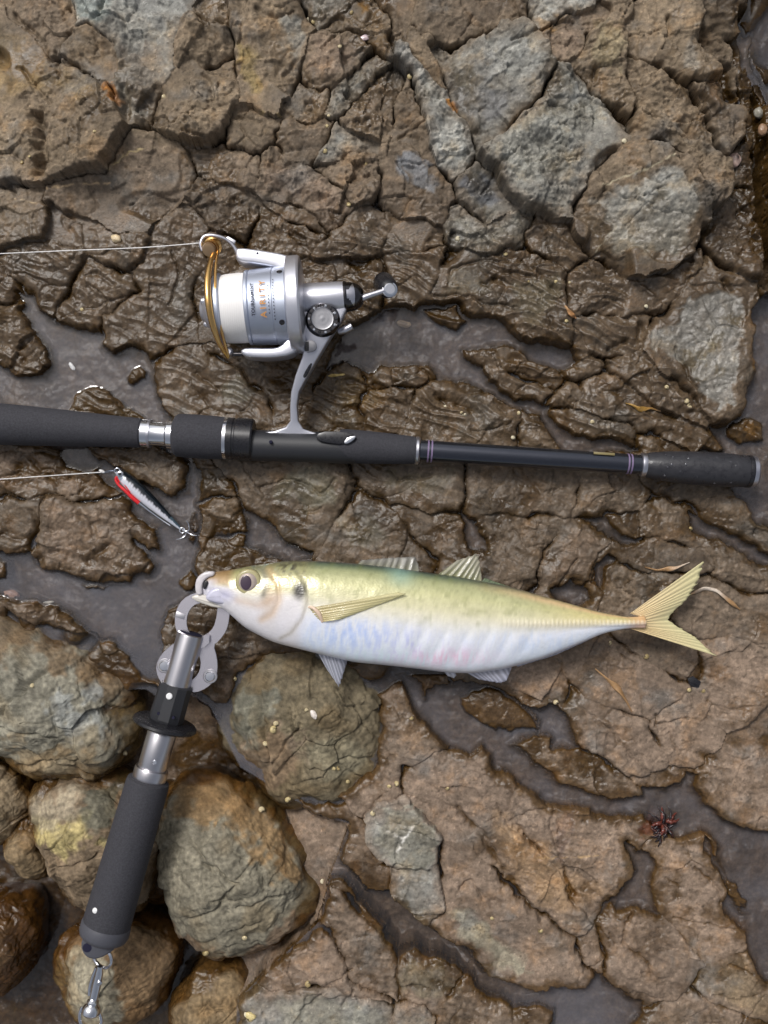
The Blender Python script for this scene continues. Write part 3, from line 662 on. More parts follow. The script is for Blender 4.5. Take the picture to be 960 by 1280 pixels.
    col = np.where(sp > .985, col * 1.5, np.where(sp < .02, col * .6, col))
    for pts, w, vc in VEINS:
        sl = local(pts, 20)
        d = seg_dist(U[sl] + 2.0 * noise2(U[sl] / 7, V[sl] / 7, 131), V[sl] + 2.0 * noise2(U[sl] / 7, V[sl] / 7, 132), pts, False)
        k = (np.exp(-(d / w) ** 2) * smooth(-.6, .1, noise2(U[sl] / 6, V[sl] / 6, 133)))[..., None]
        col[sl] = col[sl] * (1 - k) + vc * k
    # algae and water film just above the water line
    level = np.where((poly_sd(U, V, DEEP) > 0) | (poly_sd(U, V, CLEFT) > -5), DEEP_LEVEL, 0.0)
    damp = low(lambda U, V: (.6 + .3 * smooth(200, 320, V) * smooth(800, 660, V)) * smooth(-.15, .35, fbm2(U, V, 85, 3, 141)))
    damp = damp * smooth(-.35, .3, fbm2(U, V, 26, 4, 143, .6) + .1)
    damp = np.maximum(damp, low(lambda U, V: .56 * smooth(220, 320, V) * smooth(600, 540, V) + .34 * smooth(560, 600, V) * smooth(760, 700, V)))
    gul = smooth(905, 930, U) * smooth(360, 320, V)
    hw = h - level + 5.0 * fbm2(U, V, 24, 4, 151, .6)
    band = 8.0 + 4 * smooth(420, 300, V) + 1.5 * smooth(700, 560, V)
    margin = smooth(-17, -5, void + 11 * fbm2(U, V, 20, 4, 161, .6)) * (level > -1) * .9       # stone stays soaked for a finger's breadth round the pools
    wet = np.clip(np.maximum(margin, np.maximum(smooth(band + 3, band - 4, hw), np.maximum(damp, gul))), 0, 1)
    sub = (smooth(0, 5, void) * (level > -1) * (lab < 0))[..., None]
    silt_c = lin(100, 84, 68) * (1 + .7 * n2) * (1 + .5 * n1) * (1 + .5 * n3)
    k = wet[..., None] * (1 - .8 * sub)
    col = col * (1 - sub * .8) + silt_c * sub * .8
    col = col * (1 - k) + (col * np.array([.29, .215, .10]) + lin(56, 38, 10) * .2) * k
    return h, lab, np.clip(col, .004, .9), wet, level

HT, LAB, COLR, WET, LEVEL = terrain(U, V)
HT = np.where((U < -1500) | (U > 2500) | (V < -1500) | (V > 2800), np.maximum(HT, 6), HT)

def height(u, v):
    i = np.clip(np.searchsorted(gv, v), 1, NV - 1); j = np.clip(np.searchsorted(gu, u), 1, NU - 1)
    tu = (u - gu[j - 1]) / (gu[j] - gu[j - 1]); tv = (v - gv[i - 1]) / (gv[i] - gv[i - 1])
    return (HT[i - 1, j - 1] * (1 - tu) + HT[i - 1, j] * tu) * (1 - tv) + (HT[i, j - 1] * (1 - tu) + HT[i, j] * tu) * tv

VERT = np.stack([(U - 480) * S, (640 - V) * S, HT * S], -1).reshape(-1, 3)
idx = np.arange(NU * NV).reshape(NV, NU)
QUADS = np.stack([idx[1:, :-1], idx[1:, 1:], idx[:-1, 1:], idx[:-1, :-1]], -1).reshape(-1, 4)
FLAB = np.max(np.stack([LAB[1:, :-1], LAB[1:, 1:], LAB[:-1, 1:], LAB[:-1, :-1]], -1), -1).reshape(-1)
# pieces whose outline lies wholly outside the picture stay in the bedrock
BLOCKS = BLOCKS + ISLANDS
seen = np.zeros(len(BLOCKS) + 1, bool)
for i, (pts, *_r) in enumerate(BLOCKS):
    p = np.array(pts); seen[i] = (p[:, 0].max() > 0) & (p[:, 0].min() < 960) & (p[:, 1].max() > 0) & (p[:, 1].min() < 1280) and i < len(BLOCKS)
FLAB = np.where((FLAB >= 0) & seen[FLAB], FLAB, -1)
C_FLAT, W_FLAT = COLR.reshape(-1, 3), WET.reshape(-1)

def piece(name, sel, parent=None):
    q = QUADS[sel]
    used, inv = np.unique(q, return_inverse=True)
    me = mesh_np(name, VERT[used], inv.reshape(q.shape), M_ROCK, True, C_FLAT[used], {'wet': W_FLAT[used]})
    return link(name, me, parent)
bedrock = piece('bedrock', FLAB < 0)
bedrock['kind'] = 'structure'
order = np.argsort(FLAB, kind='stable'); starts = np.searchsorted(FLAB[order], np.arange(len(BLOCKS) + 1))
for i in range(len(BLOCKS)):
    sel = order[starts[i]:starts[i + 1]]
    if len(sel) > 40: piece('rock_block', sel, bedrock)

# water: fills every hollow below its level, with the little upturned rim where it meets the stone
DEPTH = LEVEL - HT
WZ = LEVEL + .65 * np.exp(-np.maximum(DEPTH, 0) / 2.4)
near = (DEPTH > -2.5) & (U > -1400) & (U < 2400) & (V > -1400) & (V < 2700)
fw = (near[1:, :-1] | near[1:, 1:] | near[:-1, 1:] | near[:-1, :-1])
lv = LEVEL
same = (lv[1:, :-1] == lv[1:, 1:]) & (lv[1:, :-1] == lv[:-1, 1:]) & (lv[1:, :-1] == lv[:-1, :-1])
q = QUADS[(fw & same).reshape(-1)]
used, inv = np.unique(q, return_inverse=True)
wv3 = VERT[used].copy(); wv3[:, 2] = WZ.reshape(-1)[used] * S
silt = np.clip((DEPTH - 1.5) / 11, .02, 1) * np.where(LEVEL < -1, .1, 1.0) * (.1 + .9 * smooth(90, 190, np.hypot(U - 540, V - 1160)))
link('water', mesh_np('water', wv3, inv.reshape(q.shape), M_WATER, extra={'silt': silt.reshape(-1)[used]}), kind='structure')

# ---------------------------------------------------------------- loose boulders, lower left
def boulder(pts, ztop, zbot, label, col, patches=(), cracks=(), seed=0, flat=2.25, wetline=None, amp=1.0):
    p = np.array(pts, float); c = p.mean(0)
    ang = np.arctan2(p[:, 1] - c[1], p[:, 0] - c[0]); rad = np.hypot(*(p - c).T)
    o = np.argsort(ang); ang, rad = ang[o], rad[o]
    na, nr = 250, 122
    th = np.linspace(-math.pi, math.pi, na, endpoint=False)
    r = np.interp(th, np.r_[ang - 2 * math.pi, ang, ang + 2 * math.pi], np.r_[rad, rad, rad])
    ker = np.exp(-.5 * (np.arange(-12, 13) / 4.5) ** 2); ker /= ker.sum()
    r = np.convolve(np.r_[r[-12:], r, r[:12]], ker, 'valid')
    s_up = np.linspace(0, 1, 100) ** .9; s_lo = np.linspace(1, 0, nr - 100 + 1)[1:]
    s_up[-6:] = 1 - (1 - s_up[-7]) * np.linspace(1, 0, 7)[1:] ** 2
    sx = np.r_[s_up, s_lo]; cz = np.r_[(1 - np.minimum(s_up, 1) ** flat) ** (1 / flat), -(1 - s_lo ** flat) ** (1 / flat)]
    zc, zh = (ztop + zbot) / 2, (ztop - zbot) / 2
    TH, SX = np.meshgrid(th, sx); R = np.tile(r, (nr, 1)); CZ = np.tile(cz[:, None], (1, na))
    x = c[0] + np.cos(TH) * R * SX; y = c[1] + np.sin(TH) * R * SX; z = zc + zh * CZ
    pos = np.stack([x, y, z], -1).reshape(-1, 3)
    ctr = np.array([c[0], c[1], zc]); dirn = pos - ctr; dirn /= np.linalg.norm(dirn, axis=1, keepdims=True) + 1e-9
    f1, f2, cid, ox, oy = worley((pos[:, 0] + 6 * noise3(pos, 30, seed)) / 58 + pos[:, 2] / 110, pos[:, 1] / 58 - pos[:, 2] / 90, seed + 3)
    a = cid * 40
    disp = amp * (8 * noise3(pos, 60, seed + 1) + 2.6 * noise3(pos, 24, seed + 2) + 6.5 * (np.cos(a) * ox + np.sin(a) * oy) + 1.1 * noise3(pos, 10, seed + 4) + .7 * noise3(pos, 4.5, seed + 5))
    disp -= 2.6 * np.exp(-((f2 - f1) * 58 / 1.8) ** 2) * smooth(0, .4, noise3(pos, 50, seed + 6))
    base = np.tile(col * .9, (len(pos), 1)).astype(float)
    for cp, w, dep in cracks:
        d = seg_dist(pos[:, 0] + 3 * noise3(pos, 14, seed + 8), pos[:, 1] + 3 * noise3(pos, 14, seed + 9), cp, False)
        disp -= dep * np.exp(-(d / w) ** 2) * (pos[:, 2] > zc)
    for pp, pc, soft, st in patches:
        d = poly_sd(pos[:, 0], pos[:, 1], pp) + soft * (1.4 * noise3(pos, 26, seed + 12) + .8 * noise3(pos, 9, seed + 13))
        k = (st * smooth(-soft * .5, soft * .5, d))[:, None]
        base = base * (1 - k) + pc * k
    tn = 7 * noise3(pos, 38, seed + 41) / 2.0 + 3 * noise3(pos, 13, seed + 42) / 2.0
    ti = np.floor(tn); disp += amp * 1.5 * (ti + smooth(.3, .7, tn - ti)) * .8
    pos += dirn * disp[:, None]
    n1, n2, n3 = noise3(pos, 45, seed + 21)[:, None], noise3(pos, 17, seed + 22)[:, None], noise3(pos, 5, seed + 23)[:, None]
    k = smooth(.1, .5, n1) * .4; base = base * (1 - k) + base * np.array([1.05, .86, .62]) * k
    base = base * (1 + .34 * n2) * (1 + .42 * n3) * (1 + .2 * (cid - .5)[:, None])
    wet = np.zeros(len(pos))
    if wetline is not None:
        wet = smooth(wetline + 9, wetline - 9, pos[:, 2] + 10 * noise3(pos, 30, seed + 31) + 4 * noise3(pos, 9, seed + 32))
        k = wet[:, None]; base = base * (1 - k) + (base * np.array([.36, .26, .14]) + lin(58, 40, 14) * .25) * k
    b0 = np.array([c[0], c[1], zbot])
    q = (pos - b0) * S; q[:, 1] *= -1
    f = np.arange(na * nr).reshape(nr, na); g = np.roll(f, -1, 1)
    faces = np.stack([f[:-1], f[1:], g[1:], g[:-1]], -1).reshape(-1, 4)[:, ::-1]
    o = link('boulder', mesh_np('boulder', q, faces, M_ROCK, True, np.clip(base, .004, .9), {'wet': wet}))
    o.location = ((c[0] - 480) * S, (640 - c[1]) * S, zbot * S)
    o['label'] = label; o['category'] = 'boulder'; o['group'] = 'boulders in the lower left'
    return o

gB, tB, bB = lin(130, 126, 112), lin(130, 114, 88), lin(104, 86, 64)
boulder([(-80,742),(20,765),(100,798),(150,830),(168,852),(170,910),(166,948),(140,972),(90,978),(40,978),(0,955),(-80,935)], 32, -115, 'broad grey boulder with brown wet flank below the left pool', gB,
        patches=[([(-80,730),(60,775),(165,835),(175,900),(130,860),(60,820),(-80,790)], bB, 22, .8), ([(80,860),(125,860),(125,915),(90,930)], lin(138,140,136), 14, .8), ([(0,940),(120,930),(160,980),(0,990)], tB, 20, .7)],
        cracks=[([(10,890),(40,855),(70,830)],2,6), ([(0,905),(60,912),(80,920)],1.5,5), ([(20,960),(70,950),(120,970)],2,5), ([(75,880),(80,910)],1.5,3)], seed=100, wetline=3)
boulder([(26,1004),(50,980),(110,972),(160,980),(196,1000),(195,1090),(172,1146),(130,1158),(100,1150),(66,1112),(46,1070),(30,1040)], 27, -123, 'rounded boulder with yellow stained band under the gripper handle', lin(122,106,86),
        patches=[([(40,1020),(110,1020),(130,1045),(80,1048),(40,1055)], lin(170,156,108), 12, .85), ([(110,990),(150,975),(150,1030),(115,1040)], lin(92,92,80), 10, .8), ([(35,1000),(100,985),(100,1020),(35,1030)], lin(150,140,120), 10, .7)],
        cracks=[([(70,1080),(100,1075),(130,1060)],1.5,3)], seed=140, wetline=-10)
boulder([(204,985),(245,966),(290,985),(340,1022),(388,1088),(406,1124),(386,1156),(330,1196),(275,1212),(232,1188),(206,1140),(192,1090),(194,1030)], 32, -125, 'large grey cracked boulder right of the gripper handle', lin(128,122,106),
        patches=[([(200,970),(260,960),(340,1020),(400,1100),(380,1110),(300,1035),(240,1010),(200,1010)], lin(128,104,72), 16, .85), ([(200,1150),(300,1200),(400,1130),(380,1180),(270,1230)], lin(120,98,78), 12, .7)],
        cracks=[([(240,1140),(272,1130),(300,1092),(275,1078),(260,1068)],2,5), ([(240,1040),(262,1062),(270,1080)],1.8,4), ([(300,1125),(330,1118),(356,1115)],1.5,4), ([(300,1160),(290,1158),(326,1145)],1.3,3), ([(300,1085),(320,1070)],2,4), ([(340,1096),(380,1098)],1.4,3), ([(360,1140),(370,1120)],1.2,3)], seed=180, wetline=-9)
boulder([(266,902),(286,838),(330,808),(400,800),(452,830),(484,868),(496,912),(482,960),(452,1000),(402,1018),(340,1002),(290,962)], 27, -105, 'brown grey cracked boulder under the belly of the fish', lin(112,102,82),
        patches=[([(300,930),(350,900),(380,920),(370,1000),(300,980)], lin(130,112,96), 16, .5), ([(385,930),(440,910),(470,960),(430,990)], lin(124,118,98), 14, .6), ([(300,870),(340,860),(330,920),(295,920)], lin(112,114,104), 12, .6)],
        cracks=[([(328,862),(332,905),(334,960)],3.2,8), ([(338,958),(360,920),(380,900)],1.6,5), ([(400,900),(415,885),(440,900)],1.5,3), ([(360,880),(368,912)],1.6,4), ([(440,868),(462,905),(490,935)],1.6,4), ([(390,960),(440,945),(480,955)],1.6,4), ([(300,930),(320,905)],1.2,3)], seed=220, wetline=-6)
boulder([(58,1196),(100,1172),(150,1164),(200,1166),(216,1192),(206,1240),(184,1282),(110,1306),(70,1276)], 12, -129, 'two toned pale and brown boulder under the metal clip', lin(122,100,74),
        patches=[([(66,1200),(110,1190),(140,1200),(150,1250),(140,1310),(66,1290)], lin(146,140,122), 12, .9)], seed=260, wetline=-18)
boulder([(-6,1046),(24,1018),(44,1066),(54,1104),(32,1112),(8,1092)], 2, -115, 'small rough brown boulder at the left edge', lin(128,110,84), seed=300, wetline=-18, amp=.8)
boulder([(-70,986),(10,966),(28,1000),(20,1040),(-70,1062)], 4, -119, 'tan boulder cut by the left edge above the small rough one', lin(138,122,98), seed=330, wetline=-18)
boulder([(-80,1152),(16,1140),(36,1180),(30,1222),(2,1244),(-80,1262)], -8, -129, 'dark wet boulder at the left edge above the corner pool', lin(104,82,58), seed=360, wetline=-8)
boulder([(222,1246),(250,1222),(312,1226),(302,1330),(224,1340)], 2, -125, 'brown boulder at the bottom edge right of the clip', lin(124,106,80), seed=390, wetline=-16)
boulder([(170,1004),(200,995),(208,1100),(200,1160),(176,1160)], -34, -135, 'dark wedge of stone in the gap beside the handle', lin(100,82,58), seed=420, wetline=-10, amp=.6)
# ---------------------------------------------------------------- builders for made things (all in photograph pixels u,v and height z)
class Kit:
    """one thing: an Empty at its base; parts are meshes whose vertices are given in u,v,z"""
    def __init__(self, name, label, cat, base, zr, group=None):
        self.zr = zr
        self.root = thing(name, label, cat, group, P(*base, zr=zr))
    def w(self, p):
        return P(p[0], p[1], p[2], self.zr) - self.root.location
    def add(self, name, verts, faces, mat, parent=None, sharp=35, cols=None, label=None, extra=None):
        me = bpy.data.meshes.new(name)
        me.from_pydata([tuple(self.w(v)) for v in verts], [], faces)
        me.polygons.foreach_set('use_smooth', [True] * len(me.polygons))
        me.update()
        if sharp is not None: me.set_sharp_from_angle(angle=math.radians(sharp))
        if cols is not None:
            a = me.attributes.new('col', 'FLOAT_COLOR', 'POINT')
            c4 = np.ones((len(verts), 4), np.float32); c4[:, :3] = cols
            a.data.foreach_set('color', c4.ravel())
        me.materials.append(mat)
        o = link(name, me, parent or self.root)
        if label: o['label'] = label
        return o
    def lathe(self, name, p0, p1, prof, mat, parent=None, n=40, sharp=35, jitter=0.0, label=None):
        """prof: (distance from p0 along p0->p1, radius)"""
        p0, p1 = Vector(p0), Vector(p1); a = (p1 - p0).normalized()
        up = Vector((0, 0, 1)) if abs(a.z) < .9 else Vector((1, 0, 0))
        e1 = a.cross(up).normalized(); e2 = e1.cross(a).normalized()
        vs_, fs = [], []
        for k, (s, r) in enumerate(prof):
            for j in range(n):
                t = 2 * math.pi * j / n
                vs_.append(p0 + a * s + (e1 * math.cos(t) + e2 * math.sin(t)) * r)
        for k in range(len(prof) - 1):
            for j in range(n):
                fs.append((k * n + j, k * n + (j + 1) % n, (k + 1) * n + (j + 1) % n, (k + 1) * n + j))
        fs.append(tuple(range(n))[::-1]); fs.append(tuple((len(prof) - 1) * n + j for j in range(n)))
        return self.add(name, vs_, fs, mat, parent, sharp, label=label)
    def tube(self, name, pts, r, mat, parent=None, n=10, sub=6, sharp=50, flat=1.0):
        """tube along a smooth path; r number or list per point"""
        pts = [Vector(p) for p in pts]; rs = list(r) if hasattr(r, '__len__') else [r] * len(pts)
        path, rad = [], []
        for i in range(len(pts) - 1):
            a, b, c, d = pts[max(i - 1, 0)], pts[i], pts[i + 1], pts[min(i + 2, len(pts) - 1)]
            for k in range(sub):
                t = k / sub
                path.append(.5 * (2 * b + (c - a) * t + (2 * a - 5 * b + 4 * c - d) * t * t + (3 * b - a - 3 * c + d) * t ** 3)); rad.append(rs[i] * (1 - t) + rs[i + 1] * t)
        path.append(pts[-1]); rad.append(rs[-1])
        vs_, fs = [], []
        prev = None
        for i, p in enumerate(path):
            tn = (path[min(i + 1, len(path) - 1)] - path[max(i - 1, 0)]).normalized()
            e1 = (prev - tn * prev.dot(tn)).normalized() if prev else tn.cross(Vector((0, 0, 1)) if abs(tn.z) < .9 else Vector((1, 0, 0))).normalized()
            prev = e1; e2 = tn.cross(e1)
            for j in range(n):
                t = 2 * math.pi * j / n
                vs_.append(p + (e1 * math.cos(t) + e2 * math.sin(t) * flat) * rad[i])
        m = len(path)
        for i in range(m - 1):
            for j in range(n):
                fs.append((i * n + j, i * n + (j + 1) % n, (i + 1) * n + (j + 1) % n, (i + 1) * n + j))
        fs.append(tuple(range(n))[::-1]); fs.append(tuple((m - 1) * n + j for j in range(n)))
        return self.add(name, vs_, fs, mat, parent, sharp)
    def plate(self, name, poly, z0, z1, mat, parent=None, bevel=1.5, seg=2, holes=(), tilt=None, rnd=0, sharp=40):
        """bevelled prism of an outline; rnd rounds the outline's corners"""
        import bmesh
        poly = [Vector((p[0], p[1], 0)) for p in poly]
        for _ in range(rnd):
            q = []
            for i in range(len(poly)):
                a, b = poly[i], poly[(i + 1) % len(poly)]
                q += [a * .75 + b * .25, a * .25 + b * .75]
            poly = q
        bm = bmesh.new()
        vb = [bm.verts.new((p.x, p.y, z0)) for p in poly]
        f = bm.faces.new(vb)
        ext = bmesh.ops.extrude_face_region(bm, geom=[f])
        nv = [g for g in ext['geom'] if isinstance(g, bmesh.types.BMVert)]
        for v in nv: v.co.z = z1
        bmesh.ops.recalc_face_normals(bm, faces=bm.faces)
        if bevel:
            es = [e for e in bm.edges if abs(e.verts[0].co.z - e.verts[1].co.z) < 1e-6]
            bmesh.ops.bevel(bm, geom=es, offset=bevel, segments=seg, profile=.5, affect='EDGES')
        bmesh.ops.triangulate(bm, faces=[g for g in bm.faces if len(g.verts) > 4])
        bm.verts.index_update()
        vs_ = [v.co.copy() for v in bm.verts]
        if tilt: vs_ = [tilt(v) for v in vs_]
        fs = [tuple(v.index for v in g.verts)[::-1] for g in bm.faces]
        bm.free()
        return self.add(name, vs_, fs, mat, parent, sharp)
    def text(self, name, s, size, place, mat, parent, space=1.0, width=1.0, thick=0.0):
        """place(x, y) -> u,v,z for flat lettering x along, y up"""
        cu = bpy.data.curves.new('lettering', 'FONT'); cu.body = s; cu.size = size; cu.align_x = 'CENTER'; cu.space_character = space; cu.resolution_u = 2; cu.offset = size * .02
        ob = bpy.data.objects.new('lettering', cu); C.objects.link(ob)
        bpy.context.view_layer.update()
        me = bpy.data.meshes.new_from_object(ob.evaluated_get(bpy.context.evaluated_depsgraph_get()))
        vs_ = [place(v.co.x * width, v.co.y) for v in me.vertices]; fs = [tuple(p.vertices) for p in me.polygons]
        bpy.data.objects.remove(ob); bpy.data.curves.remove(cu); bpy.data.meshes.remove(me)
        return self.add(name, vs_, fs, mat, parent, None)

M_EVA = plain('black_foam_grip', lin(57, 57, 62), rough=.8, noise=.6, nscale=1000, bump=.7, bscale=2200, spec=.3)
M_EVAW = plain('damp_foam_grip', lin(46, 46, 50), rough=.4, noise=.3, nscale=300, bump=.35, bscale=900, rnoise=.18, spec=.4)
M_SILVER = plain('satin_silver', lin(202, 202, 210), rough=.34, metal=1.0, noise=.05, rnoise=.06, nscale=300)
M_CHROME = plain('chrome', lin(222, 224, 230), rough=.12, metal=1.0, rnoise=.05, nscale=500)
M_BRUSH = plain('brushed_steel', lin(206, 204, 208), rough=.3, metal=1.0, noise=.03, nscale=500)
M_SKIRT = plain('satin_spool', lin(190, 197, 212), rough=.5, metal=1.0, noise=.03, nscale=300)
M_CAP = plain('spun_cap', lin(150, 150, 154), rough=.38, metal=1.0, noise=.2, nscale=350)
M_PAINT = plain('silver_paint', lin(204, 205, 214), rough=.34, metal=.75, coat=.4, noise=.04, nscale=600)
M_PLATE = plain('pale_satin_plate', lin(212, 208, 214), rough=.26, metal=1.0, noise=.03, nscale=300)
M_GOLD = plain('gold_wire', lin(228, 184, 118), rough=.22, metal=1.0, noise=.1, nscale=400)
M_BLACK = plain('black_plastic', lin(30, 30, 34), rough=.3, spec=.5, rnoise=.08, nscale=600)
M_BLACKM = plain('matt_black_plastic', lin(40, 41, 45), rough=.5, noise=.1, bump=.15)
M_DARKCH = plain('smoked_chrome', lin(86, 84, 86), rough=.14, metal=1.0, rnoise=.05)
M_BLANK = plain('gloss_black_blank', lin(72, 75, 84), rough=.15, metal=.85, coat=.3, rnoise=.04, nscale=260)
M_LINE = plain('white_line', lin(232, 230, 228), rough=.5, noise=.04)
M_WRAP = plain('purple_thread', lin(120, 104, 134), rough=.3)
M_INKD = plain('dark_ink', lin(40, 40, 56), rough=.9, spec=.05)
M_INKG = plain('gold_ink', lin(206, 150, 92), rough=.9, spec=.05)
M_TAN = plain('gold_decal', lin(128, 116, 78), rough=.4)
M_RED = plain('red_hook', lin(205, 24, 34), rough=.35, coat=.3)
M_WHITE = plain('white_dot', lin(228, 228, 228), rough=.4)
M_RUBBER = plain('rubber_cap', lin(72, 73, 80), rough=.55, noise=.12, bump=.2, spec=.4)

# wound line: fine grooves round the spool
def wound_mat():
    m, nt, b = new_mat('wound_line')
    b.inputs['Base Color'].default_value = (*lin(236, 234, 232), 1); b.inputs['Roughness'].default_value = .5
    tc = nt.nodes.new('ShaderNodeTexCoord'); wv = nt.nodes.new('ShaderNodeTexWave'); wv.inputs['Scale'].default_value = 260; wv.inputs['Distortion'].default_value = 1.5
    nt.links.new(tc.outputs['Object'], wv.inputs['Vector'])
    bp = nt.nodes.new('ShaderNodeBump'); bp.inputs['Strength'].default_value = .25; bp.inputs['Distance'].default_value = .0002
    nt.links.new(wv.outputs['Fac'], bp.inputs['Height']); nt.links.new(bp.outputs['Normal'], b.inputs['Normal'])
    return m
M_WOUND = wound_mat()

# ---------------------------------------------------------------- fishing rod (handle section)
def rod_v(u): return 530 + 0.0635 * u
us = np.linspace(0, 940, 95)
ROD_Z = float(np.percentile(height(us, rod_v(us)), 88)) + 24.0
kit = Kit('fishing_rod', 'black fishing rod handle lying across the rock, with foam grips and silver rings', 'fishing rod', (480, 560, ROD_Z - 22), ROD_Z)
def rp(u): return (u, rod_v(u), ROD_Z)
def rod(name, u0, u1, prof, mat, **k):
    """prof in u along the rod"""
    c = math.hypot(1, .0635)
    return kit.lathe(name, rp(u0), rp(u1), [((u - u0) * c, r) for u, r in prof], mat, **k)
rod('front_blank', -760, -118, [(-760, 8), (-118, 11)], M_BLANK)
rod('winding_ring', -124, -118, [(-124, 12), (-123, 15), (-119, 15), (-118, 13)], M_SILVER)
fg = rod('front_grip', -118, 178, [(-118, 14), (-112, 18), (-90, 23), (-30, 26), (0, 26), (40, 24.6), (80, 22.8), (120, 20.8), (150, 19.3), (170, 18.6), (176, 18), (178, 16)], M_EVA, n=48)
col_ = rod('collar', 177, 219, [(177, 15), (178, 17.4), (186, 17.4), (188, 15.2), (191, 14.6), (205, 14.6), (208, 15.2), (210, 17.4), (216, 17.8), (219, 18)], M_CHROME)
rod('collar_ring', 186, 189, [(186, 17.8), (189, 17.8)], M_SILVER, parent=col_)
rod('locking_nut', 217, 282, [(217, 20), (219, 24), (222, 26.6), (240, 27.4), (262, 27.2), (276, 26.6), (282, 26)], M_EVA, n=48)
rod('chrome_ring', 281, 285, [(281, 26.6), (285, 26.6)], M_CHROME)
rod('hood', 284, 317, [(284, 26.4), (292, 26.4), (293, 25.6), (295, 25.6), (296, 26.6), (315, 26.6), (317, 25)], M_BLACK, n=48)
seat = kit.lathe('reel_seat', (316, rod_v(316) + 6.5, ROD_Z), (446, rod_v(446) + 2, ROD_Z), [(0, 19.5), (14, 19.2), (44, 19), (84, 19.4), (114, 20), (130, 19)], M_BLACKM, n=48)
def rod_plate(name, poly, dz0, dz1, mat, parent=None, bevel=1.0):
    return kit.plate(name, poly, ROD_Z + dz0, ROD_Z + dz1, mat, parent, bevel, rnd=1)
# rear hood sweeping over the foot, with its bright tip
rod_plate('rear_hood', [(400,541),(430,541),(448,546),(440,556),(420,557),(396,552)], 8, 23.6, M_BLACK)
rod_plate('hood_tip', [(430,555),(436,548),(447,546),(442,553),(434,557)], 12, 25.2, M_CHROME, parent=None, bevel=.8)
rod_plate('grub_screw', [(339,552),(343,552),(343,556),(339,556)], 18, 23.6, M_INKD, parent=seat, bevel=.5)
rod('fore_grip', 424, 520, [(424, 20), (432, 21.2), (450, 20.8), (480, 19.6), (505, 18), (518, 17), (520, 16)], M_EVA, n=48)
rod('winding_ring', 519, 525, [(519, 16.4), (520, 17.8), (523, 17.8), (525, 15)], M_SILVER)
blank = rod('blank', 524, 802, [(524, 13.6), (560, 13.6), (660, 13.2), (760, 12.6), (802, 12.4)], M_BLANK, n=56)
for u in (534, 538.5, 783, 787):
    rod('thread_wrap', u, u + 2, [(u, 13.95 if u < 600 else 12.9), (u + 2, 13.95 if u < 600 else 12.9)], M_WRAP, parent=blank)
kit.plate('decal', [(740, 565.3), (766, 567), (766, 570), (740, 568.3)], ROD_Z + 9, ROD_Z + 11.3, M_TAN, blank, .2)
rod('winding_ring', 800, 807, [(800, 12.6), (801, 14.6), (804, 15), (807, 14.2)], M_SILVER)
grip = rod('rear_grip', 806, 934, [(806, 14), (812, 16), (830, 18.6), (860, 20.6), (890, 21.2), (915, 20.8), (930, 20), (934, 19)], M_EVAW, n=48)
rod('butt_cap', 933, 949, [(933, 20), (936, 20.4), (938, 20)], M_BLACK)
rod('butt_ring', 937, 946, [(937, 19.4), (938, 20), (943, 19.4), (946, 15), (946.5, 6)], M_SILVER)
for k in range(26):   # beads of water on the damp grip
    u = random.uniform(822, 926); off = random.uniform(-15, 17); r = random.uniform(.9, 2.2)
    z = math.sqrt(max(20.4 ** 2 - off ** 2, 4)) * (1 if u > 850 else .93)
    kit.lathe('water_droplet', (u, rod_v(u) + off, ROD_Z + z - .5), (u, rod_v(u) + off, ROD_Z + z + 1.2), [(0, r), (.5, r * .85), (1.0, r * .4)], M_DROP if 'M_DROP' in globals() else globals().setdefault('M_DROP', plain('water_bead', lin(70, 70, 76), rough=.04, spec=.8, coat=1)), parent=grip, n=10)

# ---------------------------------------------------------------- spinning reel
RZ = max(ROD_Z + 6, float(np.percentile(height(np.full(40, 330.0), np.linspace(345, 440, 40)), 70)) + 58)
def rz(v): return ROD_Z + (RZ - ROD_Z) * min(1, max(0, (540 - v) / 110))
kit = Kit('spinning_reel', 'silver spinning reel with white line and gold bail, clamped to the rod', 'fishing reel', (370, 450, RZ - 52), RZ)
A0 = Vector((258, 388, RZ)); AX = Vector((.9982, -.0600, 0)); NX = Vector((.0600, .9982, 0))
def ax(s): return tuple(A0 + AX * s)
def turned(name, s0, s1, prof, mat, **k): return kit.lathe(name, ax(s0), ax(s1), [(s - s0, r) for s, r in prof], mat, **k)
spool = turned('spool', 8, 104, [(8, 26), (10, 34), (13, 41), (16, 44.4), (20, 44.6), (22, 42), (23, 36), (51, 36), (52, 45.4), (53, 46), (56, 46), (57, 45.2), (58, 46.2), (70, 47), (86, 47.8), (87, 47.2), (89, 48), (102, 48.4), (104, 46)], M_SKIRT, n=72, sharp=25)
turned('wound_line', 22, 52, [(22.5, 41.6), (30, 42.6), (44, 43.2), (51.8, 42.8)], M_WOUND, parent=spool, n=64)
knob = turned('drag_knob', -8, 12, [(-8, .5), (-7.6, 8), (-6, 12.5), (-5, 13.2), (-3, 14.6), (0, 20), (4, 25), (9, 28.5), (12, 29)], M_PAINT, n=56)
for k in range(3):
    a = math.radians(75 + 120 * k + 45)
    c = A0 + AX * -1.5 + (NX * math.cos(a) + Vector((0, 0, 1)) * math.sin(a)) * 17
    kit.lathe('drag_knob_rib', tuple(c - AX * 3), tuple(c + AX * 7), [(0, 2), (2, 4), (8, 5), (10, 5)], M_PAINT, parent=knob, n=12)
